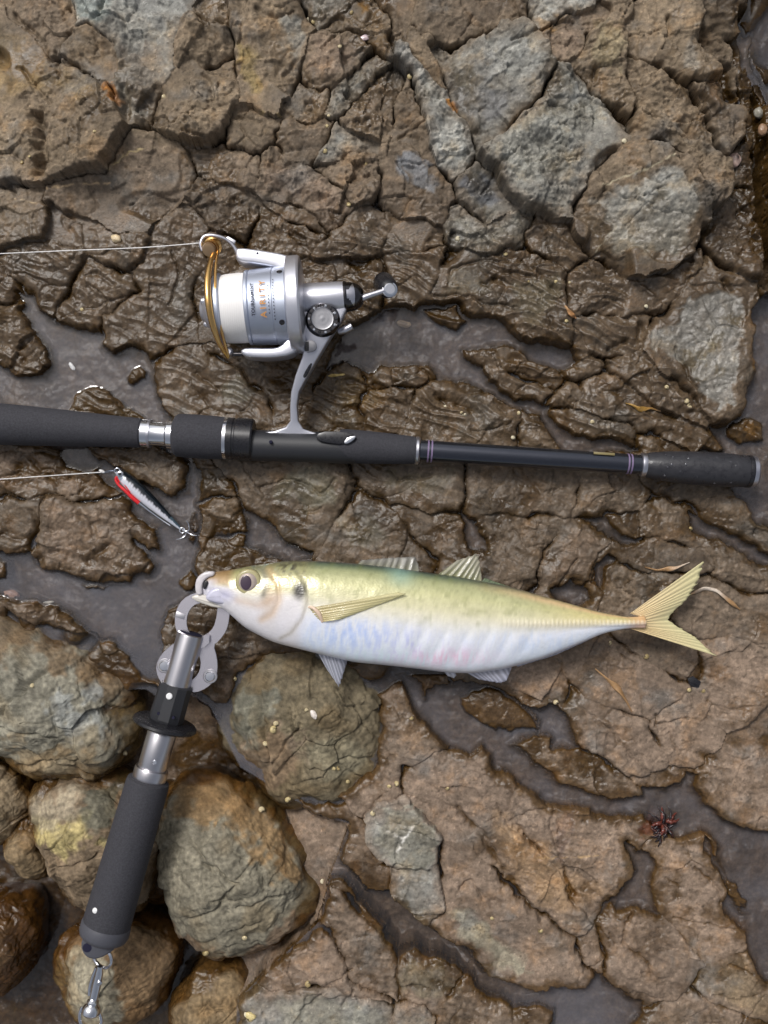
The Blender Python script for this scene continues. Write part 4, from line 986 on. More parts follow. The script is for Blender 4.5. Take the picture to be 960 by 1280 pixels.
for dv in (-34, 28):   # dark bolt heads near the skirt's edge
    z = math.sqrt(48 ** 2 - dv ** 2)
    c = A0 + AX * 97 + NX * dv + Vector((0, 0, z))
    rim = (NX * dv + Vector((0, 0, z))).normalized()
    kit.lathe('bolt', tuple(c - rim * 1), tuple(c + rim * 1.6), [(0, 3.6), (2.0, 3.4), (2.6, 2)], M_DARKCH, parent=spool, n=16)
def on_skirt(s, R):
    def f(x, y):
        a = x / R
        p = A0 + AX * (s - y) - NX * (R * math.sin(a)) + Vector((0, 0, R * math.cos(a)))
        return tuple(p)
    return f
kit.text('lettering', 'TOURNAMENT', 6.0, on_skirt(66, 49.0), M_INKD, spool, width=1.0)
kit.text('lettering', 'AIRITY', 10.0, on_skirt(79.5, 49.6), M_INKG, spool, space=1.5, width=1.1)
for s_, n_, half in ((84, 9, 19), (90, 13, 27)):      # two rows of print too small to read
    vv, ff = [], []
    for k in range(n_):
        x0 = -half + 2 * half * k / n_; f = on_skirt(s_, 49.6)
        b = len(vv); vv += [f(x0, 0), f(x0 + 2 * half / n_ * .4, 0), f(x0 + 2 * half / n_ * .4, 1.2), f(x0, 1.2)]; ff.append((b, b + 1, b + 2, b + 3))
    kit.add('fine_print', vv, ff, M_INKD, spool, None)
# rotor: cup behind the spool and the two arms that hold the bail
rot = turned('rotor', 102, 124, [(102, 44), (103, 56), (104.5, 59.4), (106, 60.2), (118, 60.6), (120.5, 59), (122, 54), (124, 24)], M_PAINT, n=64)
kit.plate('rotor_arm', [(296,317),(301,313.5),(320,315.5),(342,319),(358,322),(370,328),(374,345),(362,350),(350,339),(325,334),(298,331)], RZ - 17, RZ + 17, M_PAINT, None, 3.2, 3, rnd=1)
kit.plate('rotor_arm', [(376,420),(376,436),(366,446.5),(340,450),(312,449),(304,445),(303,440),(310,437),(340,438),(352,436),(362,424)], RZ - 17, RZ + 17, M_PAINT, None, 3.2, 3, rnd=1)
kit.lathe('arm_screw', (324, 321, RZ + 16), (324, 321, RZ + 18), [(0, 1.8), (1.2, 1.6)], M_INKD, n=12)
# bail
kit.tube('bail_lever', [(299, 322, RZ + 6), (294, 311, RZ + 8), (284, 302, RZ + 10), (270, 298, RZ + 12), (258, 299, RZ + 12), (253, 308, RZ + 12), (255, 317, RZ + 12)], [3, 2.6, 2.4, 2.6, 2.6, 2.4, 1.6], M_SILVER, n=10)
kit.plate('bail_tab', [(284,299),(287,298),(296,303),(295,307),(287,305)], RZ + 6, RZ + 9, M_SILVER, None, .8)
roller = kit.lathe('line_roller', (266, 307, RZ - 2), (264, 318, RZ + 20), [(0, 11.5), (3, 11.5), (5, 9), (9, 8.2), (13, 8.6), (15, 10.2), (17, 10.2)], M_GOLD, n=32)
kit.lathe('roller_cap', (264.4, 315.5, RZ + 15), (263.8, 319, RZ + 22), [(0, 8.6), (3, 8.4), (5, 7.4), (5.6, 5)], plain('pale_gold', lin(190, 158, 122), rough=.3, metal=.9), parent=roller, n=28)
kit.tube('bail_wire', [(271, 318, RZ + 14), (268, 335, RZ + 28), (267, 360, RZ + 42), (269, 388, RZ + 47), (273, 415, RZ + 38), (279, 435, RZ + 22), (286, 448, RZ + 6)], [2.6, 3.2, 4.0, 4.2, 3.8, 3.0, 2.4], M_GOLD, n=14, flat=.8)
kit.tube('bail_reflection', [(274, 316, RZ + 10), (274, 340, RZ + 26), (276, 372, RZ + 40), (278, 400, RZ + 38), (283, 428, RZ + 22), (287, 446, RZ + 8)], 1.9, M_GOLD, n=10)  # thinner second gold wire, added for the bail's reflection
kit.lathe('bail_pivot', (286, 441, RZ - 6), (287, 441, RZ + 12), [(0, 6), (12, 6), (15, 5), (17, 3)], M_SILVER, n=20)
kit.lathe('bail_pivot_shaft', (288, 443, RZ + 2), (306, 443, RZ + 2), [(0, 3), (18, 3)], M_DARKCH, n=14)
# body, stem and foot in one cast piece
def lean(v): return Vector((v.x, v.y, v.z + rz(v.y) - RZ))
body = kit.plate('body', [(379,366),(432,366),(436,384),(427,402),(414,422),(399,446),(384,470),(373,489),(370,505),(371,524),(377,534),(396,540),(413,543.5),(409,547.5),(360,545),(317,541.5),(318,538.5),(340,537),(355,532),(361,524),(361,508),(363,489),(369,469),(378,447),(383,427),(379,418)], RZ - 12, RZ + 11, M_PAINT, None, 2.6, 3, tilt=lean)
kit.lathe('gear_housing', (372, 375.5, RZ + 1), (434, 371, RZ + 1), [(0, 19), (3, 20), (52, 19.4), (61, 18.5)], M_PAINT, parent=body, n=44)
kit.lathe('housing_band', (372, 376.3, RZ + 1.2), (436, 371, RZ + 1.2), [(58, 18.9), (60, 19.6), (62, 18.9)], M_DARKCH, parent=body, n=44)
cover = kit.lathe('side_cap', (404, 402, RZ + 8), (404.6, 402.4, RZ + 26), [(0, 21.5), (4, 21.5), (7, 19.5), (9, 18.5), (11, 18.4)], M_DARKCH, n=48, sharp=25)
kit.lathe('cap_face', (404, 402, RZ + 16), (404.5, 402.3, RZ + 26), [(0, 14.6), (4, 14.6), (5.4, 13.6), (5.0, 12), (5.6, 8), (5.2, 5), (5.6, 2)], M_CAP, parent=cover, n=40, sharp=25)
for k in range(14):
    a = 2 * math.pi * k / 14
    kit.lathe('cap_notch', (404.2 + 16.6 * math.cos(a), 402.2 + 16.6 * math.sin(a), RZ + 17), (404.4 + 16.6 * math.cos(a), 402.3 + 16.6 * math.sin(a), RZ + 21), [(0, 1.9), (2.6, 1.8), (3.2, 1)], M_CHROME if k % 2 else M_BLACK, parent=cover, n=8)
kit.tube('anti_reverse_lever', [(424, 414, RZ - 4), (432, 412, RZ), (440, 408, RZ + 2)], [4, 5, 4.6], M_SILVER, n=14)
win = kit.plate('bearing_window', [(380,428),(390,426.5),(396,430),(397,436),(394,441),(382,443)], RZ + 8, RZ + 11.8, M_CAP, body, .8, rnd=1)
kit.plate('window_dark_half', [(381,430),(387,429),(387,440.5),(382,441)], RZ + 10, RZ + 12.4, M_BLACK, win, .4)  # black left half of the window piece
kit.plate('slot_shade_plate', [(388.5,453.5),(391,456),(383,471),(379,472.5),(379,468)], RZ - 2, RZ + 4.6, M_BLACK, body, .4, rnd=1, tilt=None) if False else kit.plate('slot_shade_plate', [(388.5,453.5),(391,456),(383,471),(379,472.5),(379,468)], RZ + 9, RZ + 11.5, M_BLACK, body, .4, rnd=1, tilt=lean)  # black piece laid on the stem as the shade inside a slot
rear = kit.lathe('rear_cap', (432, 371.4, RZ), (456, 370, RZ), [(0, 18.6), (6, 18), (13, 16.4), (19, 13), (22, 9), (23, 4)], M_DARKCH, n=40)
kit.lathe('rear_cap_band', (430, 371.6, RZ + 1.6), (450, 370.2, RZ + 1.6), [(0, 17.2), (12, 16.2), (17, 13.4)], M_SILVER, parent=rear, n=40)
hand = kit.tube('handle_arm', [(452, 374, RZ + 4), (462, 371, RZ + 7), (476, 367.5, RZ + 12), (488, 364.5, RZ + 16)], [4.6, 4.2, 3.8, 4], M_SILVER, n=12)
kn = kit.lathe('handle_knob', (487, 366, RZ + 14), (478, 346, RZ - 22), [(0, 8), (3, 11), (8, 12.6), (16, 13), (26, 13.6), (36, 13.2), (41, 10), (42.5, 4)], M_BLACK, parent=hand, n=32)
kit.lathe('knob_cap', (487, 365.4, RZ + 13), (487.6, 365.8, RZ + 22), [(0, 9.6), (2.6, 9.4), (3.2, 7.8), (6, 7.4), (7, 6)], M_CHROME, parent=kn, n=28)

# ---------------------------------------------------------------- fishing lines
def loose_line(name, label, pts, r):
    p0 = P(*pts[0])
    path = [P(*p) - p0 for p in pts]
    k = Kit(name, label, 'fishing line', pts[0], pts[0][2])
    o = k.tube('strand', pts, r, M_LINE, n=6, sub=8)
    C.objects.unlink(o) if False else None
    # a line is one single mesh: make the strand itself the top-level thing
    o.parent = None; o.location = k.root.location; o.name = name
    o['label'] = label; o['category'] = 'fishing line'
    bpy.data.objects.remove(k.root)
    return o
loose_line('fishing_line', 'thin white line running left from the gold roller of the reel', [(258, 303, RZ + 10), (180, 307, RZ + 2), (80, 309.5, RZ - 4), (0, 312, RZ - 8), (-80, 315, RZ - 12), (-300, 326, RZ - 24), (-560, 338, RZ - 30)], .6)
loose_line('fishing_line', 'pale line leading left from the nose of the lure', [(131, 590, 15), (100, 592, 15), (50, 595.5, 15), (0, 599, 15), (-80, 604, 15), (-300, 620, 22), (-560, 640, 30)], .6)

# ---------------------------------------------------------------- lure
LZ = 15.0
kit = Kit('fishing_lure', 'small minnow lure with dark back, white belly and red hook, by the pool', 'lure', (185, 625, LZ - 8), LZ)
L0, L1 = Vector((146, 589, LZ)), Vector((226, 662, LZ - 4))
la = (L1 - L0).normalized(); ln = Vector((la.y, -la.x, 0)).normalized()         # ln points to the upper right: the back
vs_, fs, cs = [], [], []
prof = [(0, 1.5), (.02, 4.5), (.07, 7.4), (.15, 9.2), (.27, 10.2), (.4, 10), (.55, 8.6), (.7, 6.6), (.85, 4.2), (.95, 2.6), (1, 1.2)]
ts = np.linspace(0, 1, 90); rr_ = np.interp(ts, *zip(*prof)); NL = 32
for t, r in zip(ts, rr_):
    c = L0.lerp(L1, t)
    for j in range(NL):
        a = 2 * math.pi * j / NL
        off = math.cos(a); up = math.sin(a)
        vs_.append(c + ln * (off * r * .92) + Vector((0, 0, up * r * .8)))
        st = .5 + .5 * math.sin(t * 165 + 2.2 * off)
        edge = .12 + .08 * math.sin(t * 60)
        k = float(smooth(edge - .12, edge + .12, off + .12 * (st - .5)))
        white = lin(222, 222, 232) if t > .12 else lin(150, 160, 172); dark = lin(22, 30, 38)
        mid = white * (1 - .38 * st * float(smooth(-.35, .1, off)) * (t > .2))
        colr = mid * (1 - k) + dark * k
        if t > .82: colr = colr * .75 + lin(120, 150, 165) * .25
        if off < -.75: colr = lin(200, 206, 214)
        cs.append(colr)
for i in range(len(ts) - 1):
    for j in range(NL):
        fs.append((i * NL + j, (i + 1) * NL + j, (i + 1) * NL + (j + 1) % NL, i * NL + (j + 1) % NL))
fs.append(tuple(range(NL))); fs.append(tuple((len(ts) - 1) * NL + j for j in range(NL))[::-1])
M_LURE = attr_mat('foil_lure', rough=.22, metal=.25, coat=.7)
kit.add('body', vs_, fs, M_LURE, cols=np.array(cs))
e = kit.lathe('eye', (151.5, 592.5, LZ + 4.5), (151.5, 592.5, LZ + 8.4), [(0, 4.6), (1.8, 4.2), (2.6, 3)], M_CHROME, n=20)
kit.lathe('pupil', (151.5, 592.5, LZ + 6.8), (151.5, 592.5, LZ + 8.6), [(0, 2.3), (.9, 2), (1.2, 1)], M_BLACK, parent=e, n=14)
def ring(kit, name, c, r, w, mat, parent=None, ang=0, sq=1.0, zt=0.0):
    pts = []
    for k in range(17):
        a = 2 * math.pi * k / 16
        x, y = r * math.cos(a), r * sq * math.sin(a)
        pts.append((c[0] + x * math.cos(ang) - y * math.sin(ang), c[1] + x * math.sin(ang) + y * math.cos(ang), c[2] + zt * math.sin(a)))
    return kit.tube(name, pts, w, mat, parent, n=8, sub=3)
ring(kit, 'nose_ring', (146.5, 588.5, LZ), 3.4, .8, M_CHROME, ang=.4)
ring(kit, 'belly_ring', (150.5, 598, LZ), 3.4, .8, M_CHROME, ang=.4)
kit.tube('snap', [(145, 587.5, LZ), (138, 588, LZ + .5), (131, 589.5, LZ), (128, 590.5, LZ), (131, 591, LZ + .5), (140, 589, LZ + .8), (146, 588.5, LZ)], .7, M_CHROME, n=7)
kit.lathe('knot', (124, 587.5, LZ), (131, 590.5, LZ), [(0, .8), (2, 1.9), (5, 2), (7, 1)], M_LINE, n=10)
red = kit.tube('assist_hook', [(150, 603, LZ + 2), (147, 596.5, LZ + 3), (145.5, 600, LZ + 3), (150, 607, LZ + 3), (158, 614, LZ + 3), (166, 622, LZ + 2), (174, 629, LZ + 1)], [1.3, 1.5, 1.6, 1.8, 2.2, 2.6, 2.4], M_RED, n=10)
kit.tube('hook_thread', [(152, 599, LZ + 3), (158, 606, LZ + 4), (164, 615, LZ + 3)], [1.4, 1.7, 1.6], M_RED, parent=red, n=9)
kit.tube('hook_shank', [(173, 628, LZ + 1), (178, 632, LZ), (188, 640, LZ - 2), (200, 649, LZ - 4), (212, 657, LZ - 4)], [1.8, 1.3, 1.1, 1.1, 1.0], M_CHROME, parent=red, n=8)
ring(kit, 'tail_ring', (227, 663, LZ - 4), 3.2, .8, M_CHROME)
th_ = kit.tube('treble_hook', [(227, 662, LZ - 4), (232, 664, LZ - 4), (236, 662, LZ - 3), (235.5, 655, LZ - 1), (232.5, 650, LZ + 1)], [1, 1, .9, .8, .25], M_CHROME, n=8)
kit.tube('hook_point', [(231, 664, LZ - 4), (236, 667, LZ - 4), (241, 669, LZ - 3), (246, 669.5, LZ - 1)], [1, .9, .8, .25], M_CHROME, parent=th_, n=8)
kit.tube('hook_point', [(232, 664, LZ - 4), (231, 669, LZ - 5), (226, 673, LZ - 4), (220, 674.5, LZ - 2)], [1, .9, .8, .25], M_CHROME, parent=th_, n=8)
# ---------------------------------------------------------------- fish
FZ = 58.0
kit = Kit('mackerel', 'silver and olive mackerel lying on its side on wet rock, jaw in the gripper', 'fish', (520, 770, 14), FZ)
UP = np.array([(247,734),(249,727),(256,719),(269,714.5),(290,712),(320,706),(360,701),(400,701.5),(440,704),(480,708),(530,715),(580,722),(640,734),(700,751),(750,765.5),(785,771.5),(806,770)], float)
LO = np.array([(247,738),(250,746),(262,754),(285,764),(305,784),(340,802),(390,815),(440,827),(500,833),(560,840.5),(590,841.5),(630,836),(680,822),(720,806),(755,791),(785,785),(806,785)], float)
NUf, NJ = 300, 72
uu = np.concatenate([247 + (270 - 247) * np.linspace(0, 1, 24, endpoint=False) ** 1.6, np.linspace(270, 806, NUf - 24)])
def smooth1(a, n=5):
    k = np.ones(2 * n + 1) / (2 * n + 1)
    return np.convolve(np.r_[[a[0]] * n, a, [a[-1]] * n], k, 'valid')
up_, lo_ = smooth1(np.interp(uu, *UP.T)), smooth1(np.interp(uu, *LO.T))
up_[:4], lo_[:4] = np.interp(uu[:4], *UP.T), np.interp(uu[:4], *LO.T)
vc, hv = (up_ + lo_) / 2, (lo_ - up_) / 2
thk = np.interp(uu, [247, 262, 290, 330, 400, 480, 560, 640, 700, 760, 790, 806], [3, 12, 21, 27, 31, 32, 30, 24, 17, 10, 7, 5])
fi = np.linspace(0, 2 * math.pi, NJ, endpoint=False)
UU = np.repeat(uu[:, None], NJ, 1); cosf = np.cos(fi)[None]; sinf = np.sin(fi)[None]
Vf = vc[:, None] + hv[:, None] * np.sign(cosf) * np.abs(cosf) ** .92
Zf = thk[:, None] * np.sign(sinf) * np.abs(sinf) ** .86
wq = np.clip((Vf - up_[:, None]) / (lo_ - up_)[:, None], 0, 1)
topside = Zf > 0
def fline(pts): return seg_dist(UU, Vf, pts, False)
# relief: gill cover, cheek, lateral-line scutes, faint muscle bands
gill = [(372,712),(384,728),(387,748),(380,770),(366,788),(352,796)]
pre = [(338,712),(350,728),(352,748),(344,764),(330,772)]
dz = np.zeros_like(UU)
dg, dp = fline(gill), fline(pre)
gside = np.where(UU < np.interp(Vf, [712, 728, 748, 770, 788, 796], [372, 384, 387, 380, 366, 352]), 1, 0)
dz += .8 * gside * np.exp(-dg / 14) * (UU > 330) - .4 * np.exp(-(dg / 2.0) ** 2)
dz -= 1.1 * np.exp(-(dp / 1.6) ** 2)
dz -= 1.0 * np.exp(-(fline([(262,736),(280,742),(297,748),(288,757)]) / 1.6) ** 2)
lat = np.interp(UU, [390, 480, 560, 610, 640, 806], [722, 728, 748, 772, 777.5, 777.5])
dl = np.abs(Vf - lat)
sc_ = (.5 + .5 * np.sin((UU - 600) * 2 * math.pi / 5.4))
scm = smooth(600, 650, UU) * np.exp(-(dl / np.interp(UU, [600, 640, 760, 806], [3.5, 5, 4.5, 3])) ** 4)
dz += scm * (1.1 + 1.2 * sc_)
dz -= .35 * np.exp(-(dl / 1.0) ** 2) * (UU > 390) * (UU < 620)
band = np.sin((UU + .55 * np.abs(Vf - 775)) * 2 * math.pi / 27)
bm_ = smooth(470, 520, UU) * smooth(690, 650, UU) * smooth(.45, .58, wq) * smooth(.95, .8, wq)
dz += .5 * band * bm_
dz += .5 * fbm2(UU, Vf, 16, 3, 301)
Zf = Zf + np.where(topside, dz * np.clip(np.abs(sinf) * 2.2, 0, 1), 0)
# the skin's own colours, back to belly, with sheen and shade painted in
ws = [0, .03, .08, .2, .34, .43, .5, .62, .8, .93, 1]
tab = np.array([lin(46,62,60), lin(112,124,98), lin(162,165,120), lin(196,194,146), lin(214,209,172), lin(228,223,202), lin(232,230,222), lin(231,233,240), lin(228,234,243), lin(224,232,242), lin(208,210,216)])
fc = np.stack([np.interp(wq, ws, tab[:, k]) for k in range(3)], -1)
n1 = fbm2(UU, Vf, 26, 4, 311); n2 = fbm2(UU, Vf, 12, 3, 321); n3 = fbm2(UU * .5, Vf, 7, 3, 331)
def mixc(mask, c):
    global fc
    m_ = np.clip(mask, 0, 1)[..., None]; fc = fc * (1 - m_) + c * m_
belly = smooth(.45, .58, wq)
strk = fbm2(UU + 4 * noise2(UU / 20, Vf / 20, 342), Vf * .22, 6, 4, 343, .65)          # upright streaks breaking up the sheen painted on the flank
def sheen_at(a, b, ra, rb): return np.exp(-(((UU - a) / ra) ** 2 + ((Vf - b) / rb) ** 2))  # soft spots of iridescent sheen, painted into the flank colour
mixc(belly * sheen_at(440, 788, 55, 22) * smooth(-.35, .35, strk) * .85, lin(168,192,240))
mixc(belly * sheen_at(505, 802, 38, 18) * smooth(-.2, .4, strk) * .7, lin(186,190,236))
mixc(belly * sheen_at(560, 818, 50, 12) * smooth(-.4, .3, strk) * .9, lin(236,196,216))
mixc(belly * sheen_at(470, 818, 60, 9) * smooth(-.2, .4, -strk) * .6, lin(206,232,240))
mixc(belly * sheen_at(345, 778, 34, 22) * smooth(-.3, .3, n2) * .6, lin(196,204,238))
mixc(belly * sheen_at(660, 800, 90, 16) * smooth(-.3, .4, strk) * .6, lin(198,214,242))
mixc(belly * smooth(.1, .5, -strk) * .16, lin(176,186,200))
mixc((1 - belly) * smooth(.0, .5, n2) * .35, lin(116,122,68))
mixc(smooth(.16, .02, wq) * smooth(.1, .5, n2) * smooth(380, 360, UU) * .9, lin(120,190,220))
mixc(np.exp(-((UU - 500) / 16) ** 2) * smooth(.24, .05, wq) * .5, lin(150,190,180))
# head
hd = smooth(392, 372, UU + 14 * (wq - .5))
mixc(hd * smooth(.30, .44, wq) * .9, lin(224,220,222))
mixc(hd * smooth(.40, .15, wq) * .55, lin(150,142,98))
mixc(smooth(300, 285, UU) * smooth(.42, .25, wq) * .75, lin(160,120,80))
mixc(np.exp(-(((UU - 338) / 9) ** 2 + ((Vf - 742) / 26) ** 2)) * .55, lin(196,166,128))
mixc(np.exp(-(dp / 5) ** 2) * .5, lin(196,160,112)); mixc(np.exp(-(fline([(300,748),(326,754),(345,746)]) / 5) ** 2) * .4, lin(190,150,110))
mixc(np.exp(-(dg / 3) ** 2) * .35 * (Vf > 745), lin(196,184,150)); mixc(np.exp(-(dg / 1.1) ** 2) * .3, lin(140,130,124))
mixc(np.exp(-(((UU - 327) / 10) ** 2 + ((Vf - 726) / 16) ** 2)) * .5, lin(170,168,150))
mixc(np.exp(-((fline([(318,708),(330,712),(337,726),(332,742)]) / 3.6) ** 2)) * .7, lin(60,64,70))  # dark crescent beside the eye: a shadow painted into the skin
mixc(np.exp(-(((UU - 313) / 19) ** 2 + ((Vf - 726) / 19) ** 2)) * .5, lin(206,200,140))
mixc(smooth(280, 262, UU) * smooth(.1, .3, wq) * .8, lin(206,204,214)); mixc(np.exp(-(((UU - 284) / 14) ** 2 + ((Vf - 742) / 9) ** 2)) * .6, lin(170,170,206))
mixc(smooth(265, 250, UU) * smooth(.7, .9, wq) * .7, lin(216,206,160))
mixc(np.exp(-(((UU - 377) / 9) ** 2 + ((Vf - 736) / 11.5) ** 2) ** 2.2) * .97, lin(28,25,26))
mixc(np.exp(-(((UU - 364) / 20) ** 2 + ((Vf - 709) / 8) ** 2)) * smooth(.0, .25, fbm2(UU, Vf, 6, 3, 351)) * .9, lin(56,48,46))
# tail end
mixc(smooth(640, 760, UU) * smooth(.62, .35, wq) * .6, lin(216,196,130)); mixc(smooth(775, 800, UU) * .7, lin(226,168,120))
mixc(smooth(560, 700, UU) * np.exp(-((wq - .06) / .05) ** 2) * .7, lin(232,196,150))
mixc(scm * sc_ * .6, lin(240,232,206)); mixc(scm * (1 - sc_) * .3, lin(176,158,110))
mixc(bm_ * smooth(.6, 1, -band) * .18, lin(170,180,190))  # troughs between the muscle bands are shaded in the colour too
sp2 = hash2(np.floor(UU / 2.2), np.floor(Vf / 2.2), 77)
fc = fc * (1 + .05 * n2 + .07 * (sp2 - .5) * (1 - belly))[..., None]
fc = fc * (1 - .16 * smooth(.5, .1, wq) * smooth(0, .5, fbm2(UU, Vf, 5, 2, 361)))[..., None]
fv = np.stack([UU, Vf, FZ + Zf], -1).reshape(-1, 3)
ff_ = []
for i in range(NUf - 1):
    for j in range(NJ):
        j2 = (j + 1) % NJ
        ff_.append((i * NJ + j, i * NJ + j2, (i + 1) * NJ + j2, (i + 1) * NJ + j))
ff_.append(tuple(range(NJ))[::-1]); ff_.append(tuple((NUf - 1) * NJ + j for j in range(NJ)))
def skin_mat():
    m = attr_mat('fish_skin', rough=.28, metal=.14, vary=.05, coat=.4)
    nt = m.node_tree; b = nt.nodes['Principled BSDF']; b.inputs['Coat Roughness'].default_value = .2
    tc = nt.nodes.new('ShaderNodeTexCoord'); mp = nt.nodes.new('ShaderNodeMapping'); mp.inputs['Scale'].default_value = (620, 900, 620)
    vo = nt.nodes.new('ShaderNodeTexVoronoi'); vo.inputs['Scale'].default_value = 1.0
    no = nt.nodes.new('ShaderNodeTexNoise'); no.inputs['Scale'].default_value = 170; no.inputs['Detail'].default_value = 5
    ad = nt.nodes.new('ShaderNodeMath'); ad.operation = 'ADD'
    nt.links.new(tc.outputs['Object'], mp.inputs['Vector']); nt.links.new(mp.outputs[0], vo.inputs['Vector']); nt.links.new(tc.outputs['Object'], no.inputs['Vector'])
    nt.links.new(vo.outputs['Distance'], ad.inputs[0]); nt.links.new(no.outputs['Fac'], ad.inputs[1])
    bp = nt.nodes.new('ShaderNodeBump'); bp.inputs['Strength'].default_value = .13; bp.inputs['Distance'].default_value = .0005
    nt.links.new(ad.outputs[0], bp.inputs['Height']); nt.links.new(bp.outputs['Normal'], b.inputs['Normal']); nt.links.new(bp.outputs['Normal'], b.inputs['Coat Normal'])
    return m
M_SKIN = skin_mat()
kit.add('body', [tuple(v) for v in fv], ff_, M_SKIN, sharp=None, cols=np.clip(fc.reshape(-1, 3), .01, .92))
# mouth: drawn-out upper lip with a black plate as the shade in its opening, and the jaw plate
M_LIP = attr_mat('lip', rough=.35, coat=.3)
M_LIPP = plain('lip_tissue', lin(198, 193, 196), rough=.26, coat=.4, noise=.22, nscale=350)
lip = kit.plate('upper_lip', [(246,739),(246,726),(251,718),(260,713.5),(270,713.5),(270,719),(262,721),(256.5,726),(254.5,734),(255,742),(250,744)], FZ - 2, FZ + 12.5, M_LIPP, None, 2.6, 4, rnd=1, sharp=None)
kit.plate('mouth_shade_plate', [(256,734),(257,727.5),(260,724.5),(262.5,726),(261.5,731),(258.5,736)], FZ + 8, FZ + 13.0, M_BLACK, lip, .3, rnd=1)
kit.plate('jaw_plate', [(262,738),(274,731),(288,734),(299,744),(291,755),(276,754),(258,749)], FZ + 2, FZ + 17.0, plain('jaw_skin', lin(190, 189, 206), rough=.25, coat=.4, noise=.2, nscale=300), None, 5, 5, rnd=2, sharp=None)
kit.plate('lower_jaw', [(239.5,746),(246,742.5),(256,742),(274,748),(286,760),(270,759),(250,752.5)], FZ - 3, FZ + 10, plain('jaw_skin_pale', lin(200, 195, 186), rough=.28, coat=.35, noise=.22, nscale=260), None, 2.4, 4, rnd=1, sharp=None)
# eye
M_EYE = plain('eye_ring', lin(182, 166, 156), rough=.12, metal=.3, coat=1, noise=.12, nscale=700)
ez = FZ + 21.5
ey = kit.lathe('eye', (313, 726, ez - 6), (313, 726, ez + 6), [(0, 14), (5, 13.6), (8, 12), (9.6, 9), (10, 7.6)], M_EYE, n=36, sharp=None)
kit.lathe('eyelid', (313.5, 726, ez - 6), (313.5, 726, ez + 4), [(0, 16.6), (6, 16.0), (8.2, 14.6), (8.4, 13)], plain('eyelid_skin', lin(168, 160, 118), rough=.28, coat=.5, noise=.25, nscale=260), parent=ey, n=36, sharp=None)
pu = kit.plate('pupil', [(313 - 2 + 7 * math.cos(a), 726.5 + 9.2 * math.sin(a)) for a in np.linspace(0, 2 * math.pi, 20, endpoint=False)], ez + 1, ez + 4.6, plain('pupil', lin(62, 46, 62), rough=.06, coat=1), ey, 1.2, 3, sharp=None)
# fins: rays between a root edge and a free edge
def fin_mat(name, alpha):
    return attr_mat(name, rough=.35, alpha=alpha, coat=.2)
M_FIN = fin_mat('clear_fin', .7); M_TAIL = fin_mat('tail_fin', .96); M_PEC = fin_mat('pectoral_fin', .7)
def fin(name, root, tip, n, m, z0, z1, c0, c1, mat, rays, amp=.7, dark=.75, curl=0.0, parent=None):
    rt, tpp = np.array(root, float), np.array(tip, float)
    def along(p, t):
        L = np.r_[0, np.cumsum(np.hypot(*np.diff(p, axis=0).T))]; L /= L[-1]
        return np.stack([np.interp(t, L, p[:, 0]), np.interp(t, L, p[:, 1])], -1)
    t = np.linspace(0, 1, n); a, b = along(rt, t), along(tpp, t)
    vs_, cs = [], []
    for side in (1, -1):
        for k in range(m):
            q = k / (m - 1)
            for i in range(n):
                tt_ = t[i] + .022 * math.sin(9.1 * t[i] + rays) + .012 * math.sin(23 * t[i])
                ray = .5 + .5 * math.cos(2 * math.pi * rays * tt_)
                jag = 1 - (.05 * ((i * 7919) % 13) / 13 + .05 * (1 - ray) if k == m - 1 else 0)
                p = a[i] * (1 - q * jag) + b[i] * q * jag
                z = z0 * (1 - q) + z1 * q + amp * ray * (1 - .3 * q) + curl * math.sin(math.pi * q) + side * (.45 + .35 * ray * (1 - q))
                vs_.append((p[0], p[1], z))
                c = c0 * (1 - q) + c1 * q
                cs.append(c * (dark + (1 - dark) * (1 - ray) + (.12 if ray < .3 else 0)))
    fs = []
    N = n * m
    for k in range(m - 1):
        for i in range(n - 1):
            q = (k * n + i, k * n + i + 1, (k + 1) * n + i + 1, (k + 1) * n + i)
            fs.append(q); fs.append(tuple(x + N for x in q)[::-1])
    border = [k for k in range(n)] + [k * n + n - 1 for k in range(1, m)] + [(m - 1) * n + i for i in range(n - 2, -1, -1)] + [k * n for k in range(m - 2, 0, -1)]
    for x, y in zip(border, border[1:] + border[:1]): fs.append((x, x + N, y + N, y))
    return kit.add(name, vs_, fs, mat, parent, None, cols=np.clip(np.array(cs), .01, .9))
tc0, tc1 = lin(216, 190, 146), lin(204, 198, 152)
fin('tail_fin', [(788,767),(798,770),(803,777),(798,783),(788,786)], [(887,700),(882,722),(866,749),(846,767),(840,776),(853,785),(877,799),(903,823)], 140, 22, FZ - 2, FZ - 15, tc0, tc1, M_TAIL, 17, .5, .84)
fin('dorsal_fin', [(446,706),(470,709),(500,713),(524,717)], [(452,700),(486,697),(519,695),(523,705)], 60, 8, FZ + 1, FZ - 4, lin(126,126,104), lin(140,138,132), M_FIN, 8, .8, .6)
fin('dorsal_fin', [(546,719),(565,723),(585,727),(602,732)], [(572,700),(597,691),(600,698),(602,718)], 48, 8, FZ + 1, FZ - 3, lin(138,140,100), lin(168,164,146), M_FIN, 7, .8, .65)
fin('dorsal_fin', [(600,729),(650,741),(700,754),(745,766)], [(606,722),(650,738),(700,751),(745,764)], 60, 4, FZ, FZ - 2, lin(96,112,84), lin(110,124,96), M_FIN, 18, .4, .7)
fin('pelvic_fin', [(394,811),(406,815),(420,819),(434,822)], [(410,842),(424,863),(429,846),(434,827)], 44, 10, FZ - 2, FZ - 12, lin(196,198,210), lin(186,188,202), M_FIN, 8, .8, .62)
fin('anal_fin', [(578,838),(600,838),(625,835),(640,832)], [(600,851),(626,856),(635,853),(640,838)], 48, 8, FZ - 1, FZ - 8, lin(206,206,216), lin(190,192,210), M_FIN, 9, .7, .6)
